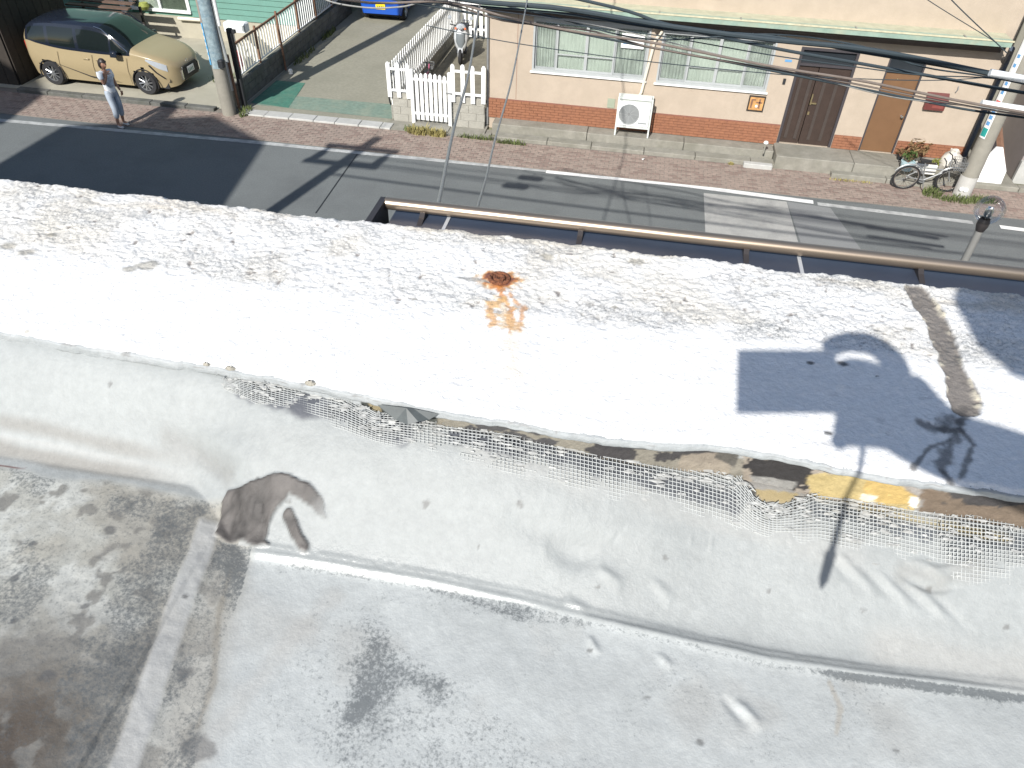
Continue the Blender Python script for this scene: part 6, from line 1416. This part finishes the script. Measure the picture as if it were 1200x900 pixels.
pts = dict(pel=RB((.64, -.50, 7.44), .15, .13), waist=RB((.61, -.49, 7.62), .13, .11), chest=RB((.56, -.46, 7.84), .14, .12), nk0=RB((.42, -.42, 8.00), .065), nk1=RB((HP[0]+.02, HP[1]-.03, HP[2]-.10), .048),
    kl=RB((.54, -.08, 7.17), .07), fl=RB((.56, -.50, 7.14), .05), tl=RB((.56, -.66, 7.11), .04), kr=RB((.86, -.14, 7.17), .07), fr=RB((.84, -.55, 7.14), .05), tr=RB((.84, -.70, 7.11), .04),
    sl=RB((.42, -.38, 7.93), .06), el=RB(sp(1390, 640, -.20), .044), fa=RB(sp(1210, 556, -.055), .043), wl=RB(sp(1105, 520, -.035), .038), pm=RB(sp(1058, 482, -.034), .052), pk=RB(sp(1036, 462, -.034), .050),
    sr=RB((.73, -.45, 7.93), .065), er=RB((.84, -.28, 7.66), .042), wr=RB((.80, -.16, 7.40), .03))
ed = [('pel', 'waist'), ('waist', 'chest'), ('chest', 'nk0'), ('nk0', 'nk1'), ('pel', 'kl'), ('kl', 'fl'), ('fl', 'tl'), ('pel', 'kr'), ('kr', 'fr'), ('fr', 'tr'), ('chest', 'sl'), ('sl', 'el'), ('el', 'fa'), ('fa', 'wl'), ('wl', 'pm'), ('pm', 'pk'), ('chest', 'sr'), ('sr', 'er'), ('er', 'wr')]
skin_figure('body', pts, ed, M['skin_light'], pgr)
def grow(keys, k=1.12): return {q: (*pts[q][:3], pts[q][3]*k+.004, pts[q][4]*k+.004) for q in keys}
skin_figure('shirt', grow(['waist', 'chest', 'nk0', 'sl', 'sr', 'el', 'er']), [('waist', 'chest'), ('chest', 'nk0'), ('chest', 'sl'), ('chest', 'sr'), ('sl', 'el'), ('sr', 'er')], M['shirt_blue'], pgr)
skin_figure('trousers', grow(['pel', 'kl', 'fl', 'kr', 'fr']), [('pel', 'kl'), ('kl', 'fl'), ('pel', 'kr'), ('kr', 'fr')], M['jeans'], pgr)
for k in ('fl', 'fr'):
    t_ = 'tl' if k == 'fl' else 'tr'; skin_figure('shoe', {'a': (*pts[k][:3], .052, .045), 'b': (*pts[t_][:3], .045, .035)}, [('a', 'b')], M['shoe'], pgr)
def fing(chain, rr):
    d = {str(i): RB(sp(a, b, dp), rr*(1-.08*i)) for i, (a, b, dp) in enumerate(chain)}
    skin_figure('finger', d, [(str(i), str(i+1)) for i in range(len(chain)-1)], M['skin_light'], pgr)
fing([(1058, 452, -.03), (1048, 420, -.03), (1022, 402, -.028), (988, 400, -.022), (965, 412, -.018)], .0185)
fing([(1048, 470, -.035), (1034, 448, -.04), (1006, 437, -.035), (976, 440, -.02)], .0260)
fing([(1036, 492, -.03), (1004, 478, -.03), (975, 468, -.022)], .0245)
fing([(1030, 505, -.03), (1002, 504, -.03), (975, 498, -.022)], .0190)
fing([(1048, 515, -.03), (1018, 512, -.03), (988, 512, -.026), (976, 524, -.024)], .0125)
fing([(1075, 500, -.03), (1050, 520, -.03), (1035, 512, -.024)], .014)
keep = pgr.location.copy(); pgr_off = Vector(HP)-keep
pgr.location = (0, 0, 0); hd_ = head_mesh(tuple(pgr_off), 1.0, M['skin_light'], pgr, math.pi+.2, -.35); pgr.location = keep
R2 = Matrix.Rotation(math.radians(60), 3, 'Y') @ Matrix.Rotation(0, 3, 'X')
hand(rel((.80, -.16, 7.40), pgr), R2, 1.0, .35, M['skin_light'], pgr)
# phone behind the lens plane, with its lanyard
phn = thing('phone', 'phone held up by the photographer, strap dangling from it', 'phone', (0, 0, CZ))
def camv(x, y, z): q = MC.T @ np.array([x, y, z]); return tuple(q)
pb_ = MB(); x0, x1, y0, y1 = -.022, .094, -.020, .052
pb_.add([camv(*q) for q in ((x0, y0, -.012), (x1, y0, -.012), (x1, y1, -.012), (x0, y1, -.012), (x0, y0, -.003), (x1, y0, -.003), (x1, y1, -.003), (x0, y1, -.003))], [(0, 3, 2, 1), (4, 5, 6, 7), (0, 1, 5, 4), (1, 2, 6, 5), (2, 3, 7, 6), (3, 0, 4, 7)])
o = bpy.data.objects.new('case', pb_.mesh('case', M['dark'])); COL.objects.link(o); o.parent = phn
tipS = RG(962, 690); tip = Vector((tipS[0], tipS[1], float(roof_h(np.array(tipS[0]), np.array(tipS[1])))))-Vector(ANTI.tolist())*.62
topS = Vector(G(1013, 521, PT))-Vector(ANTI.tolist())*.80; o0 = Vector((0, 0, CZ)); cr = Vector(camv(.09, .05, -.010))+o0
d_ = (tip-topS).normalized(); L_ = (tip-topS).length
st2 = MB().tube([tuple(p-o0) for p in (cr, topS*.3+cr*.7+Vector((0, 0, -.004)), topS, topS+d_*L_*.5, tip-d_*.055)], [.0022, .0024, .0027, .0031, .0036], 8)
st2.tube([tuple(p-o0) for p in (tip-d_*.055, tip-d_*.05, tip-d_*.015, tip)], [.0036, .0060, .0052, .001], 8)
o = bpy.data.objects.new('lanyard', st2.mesh('lanyard', M['dark'], True)); COL.objects.link(o); o.parent = phn

# ------------------------------------------------------------------ tall neighbour on our side of the street; it shades the road at the left
nbh = thing('tall_neighbour', 'taller pale building next to ours on the near side, shading the road', 'building', (-16, 0, 0))
def caster(px_, py_, Yf=0.8):
    S0 = np.array(G(px_, py_, 0)); t_ = (S0[1]-Yf)/ANTI[1]; P = S0-ANTI*t_; return (P[0], P[2])
pl = [caster(*q) for q in ((-2, 192), (38, 168), (75, 147), (120, 144), (170, 142), (212, 141), (216, 122), (181, 132), (250, 134), (290, 152), (312, 167), (295, 190), (266, 236), (240, 285))]
pl = [caster(*q) for q in ((-40, 212), (-2, 192), (75, 147), (165, 143), (205, 118), (216, 122), (200, 138), (252, 136), (312, 167), (290, 200), (266, 236), (225, 300))]
mb = MB(); mb.prism(pl+[(pl[-1][0], .1), (-19.5, .1), (-19.5, pl[0][1])], 'y', .3, .8); mb.build('front_wall', M['facade'], nbh)
B(-19.4, pl[-1][0]-.1, -8, .29, .1, 8.0).build('wall', M['facade'], nbh)
# unseen block added further left, outlined to shade the far pavement corner
pl = [caster(*q, 1.2) for q in ((-160, 140), (8, 143), (30, 128), (57, 108), (30, 70), (-160, 40))]
nb2 = thing('far_shade_block', 'unseen block added farther along the near side to shade the pavement corner', 'building', (-22, 0, 0))
top_ = max(q[1] for q in pl); 
mb = MB(); mb.prism([pl[0], pl[1], pl[2], pl[3], pl[4], pl[5]], 'y', 1.0, 1.2); mb.build('shade_panel', M['facade'], nb2)
B(min(q[0] for q in pl), pl[1][0]-1.2, -8, .99, .1, min(q[1] for q in pl)+1.0).build('wall', M['facade'], nb2)
for x in (pl[1][0]-1.6, pl[1][0]-4): B(x, x+.2, .992, 1.19, min(q[1] for q in pl)-1.5, pl[1][1]+.1).build('panel_post', M['steel'], nb2)
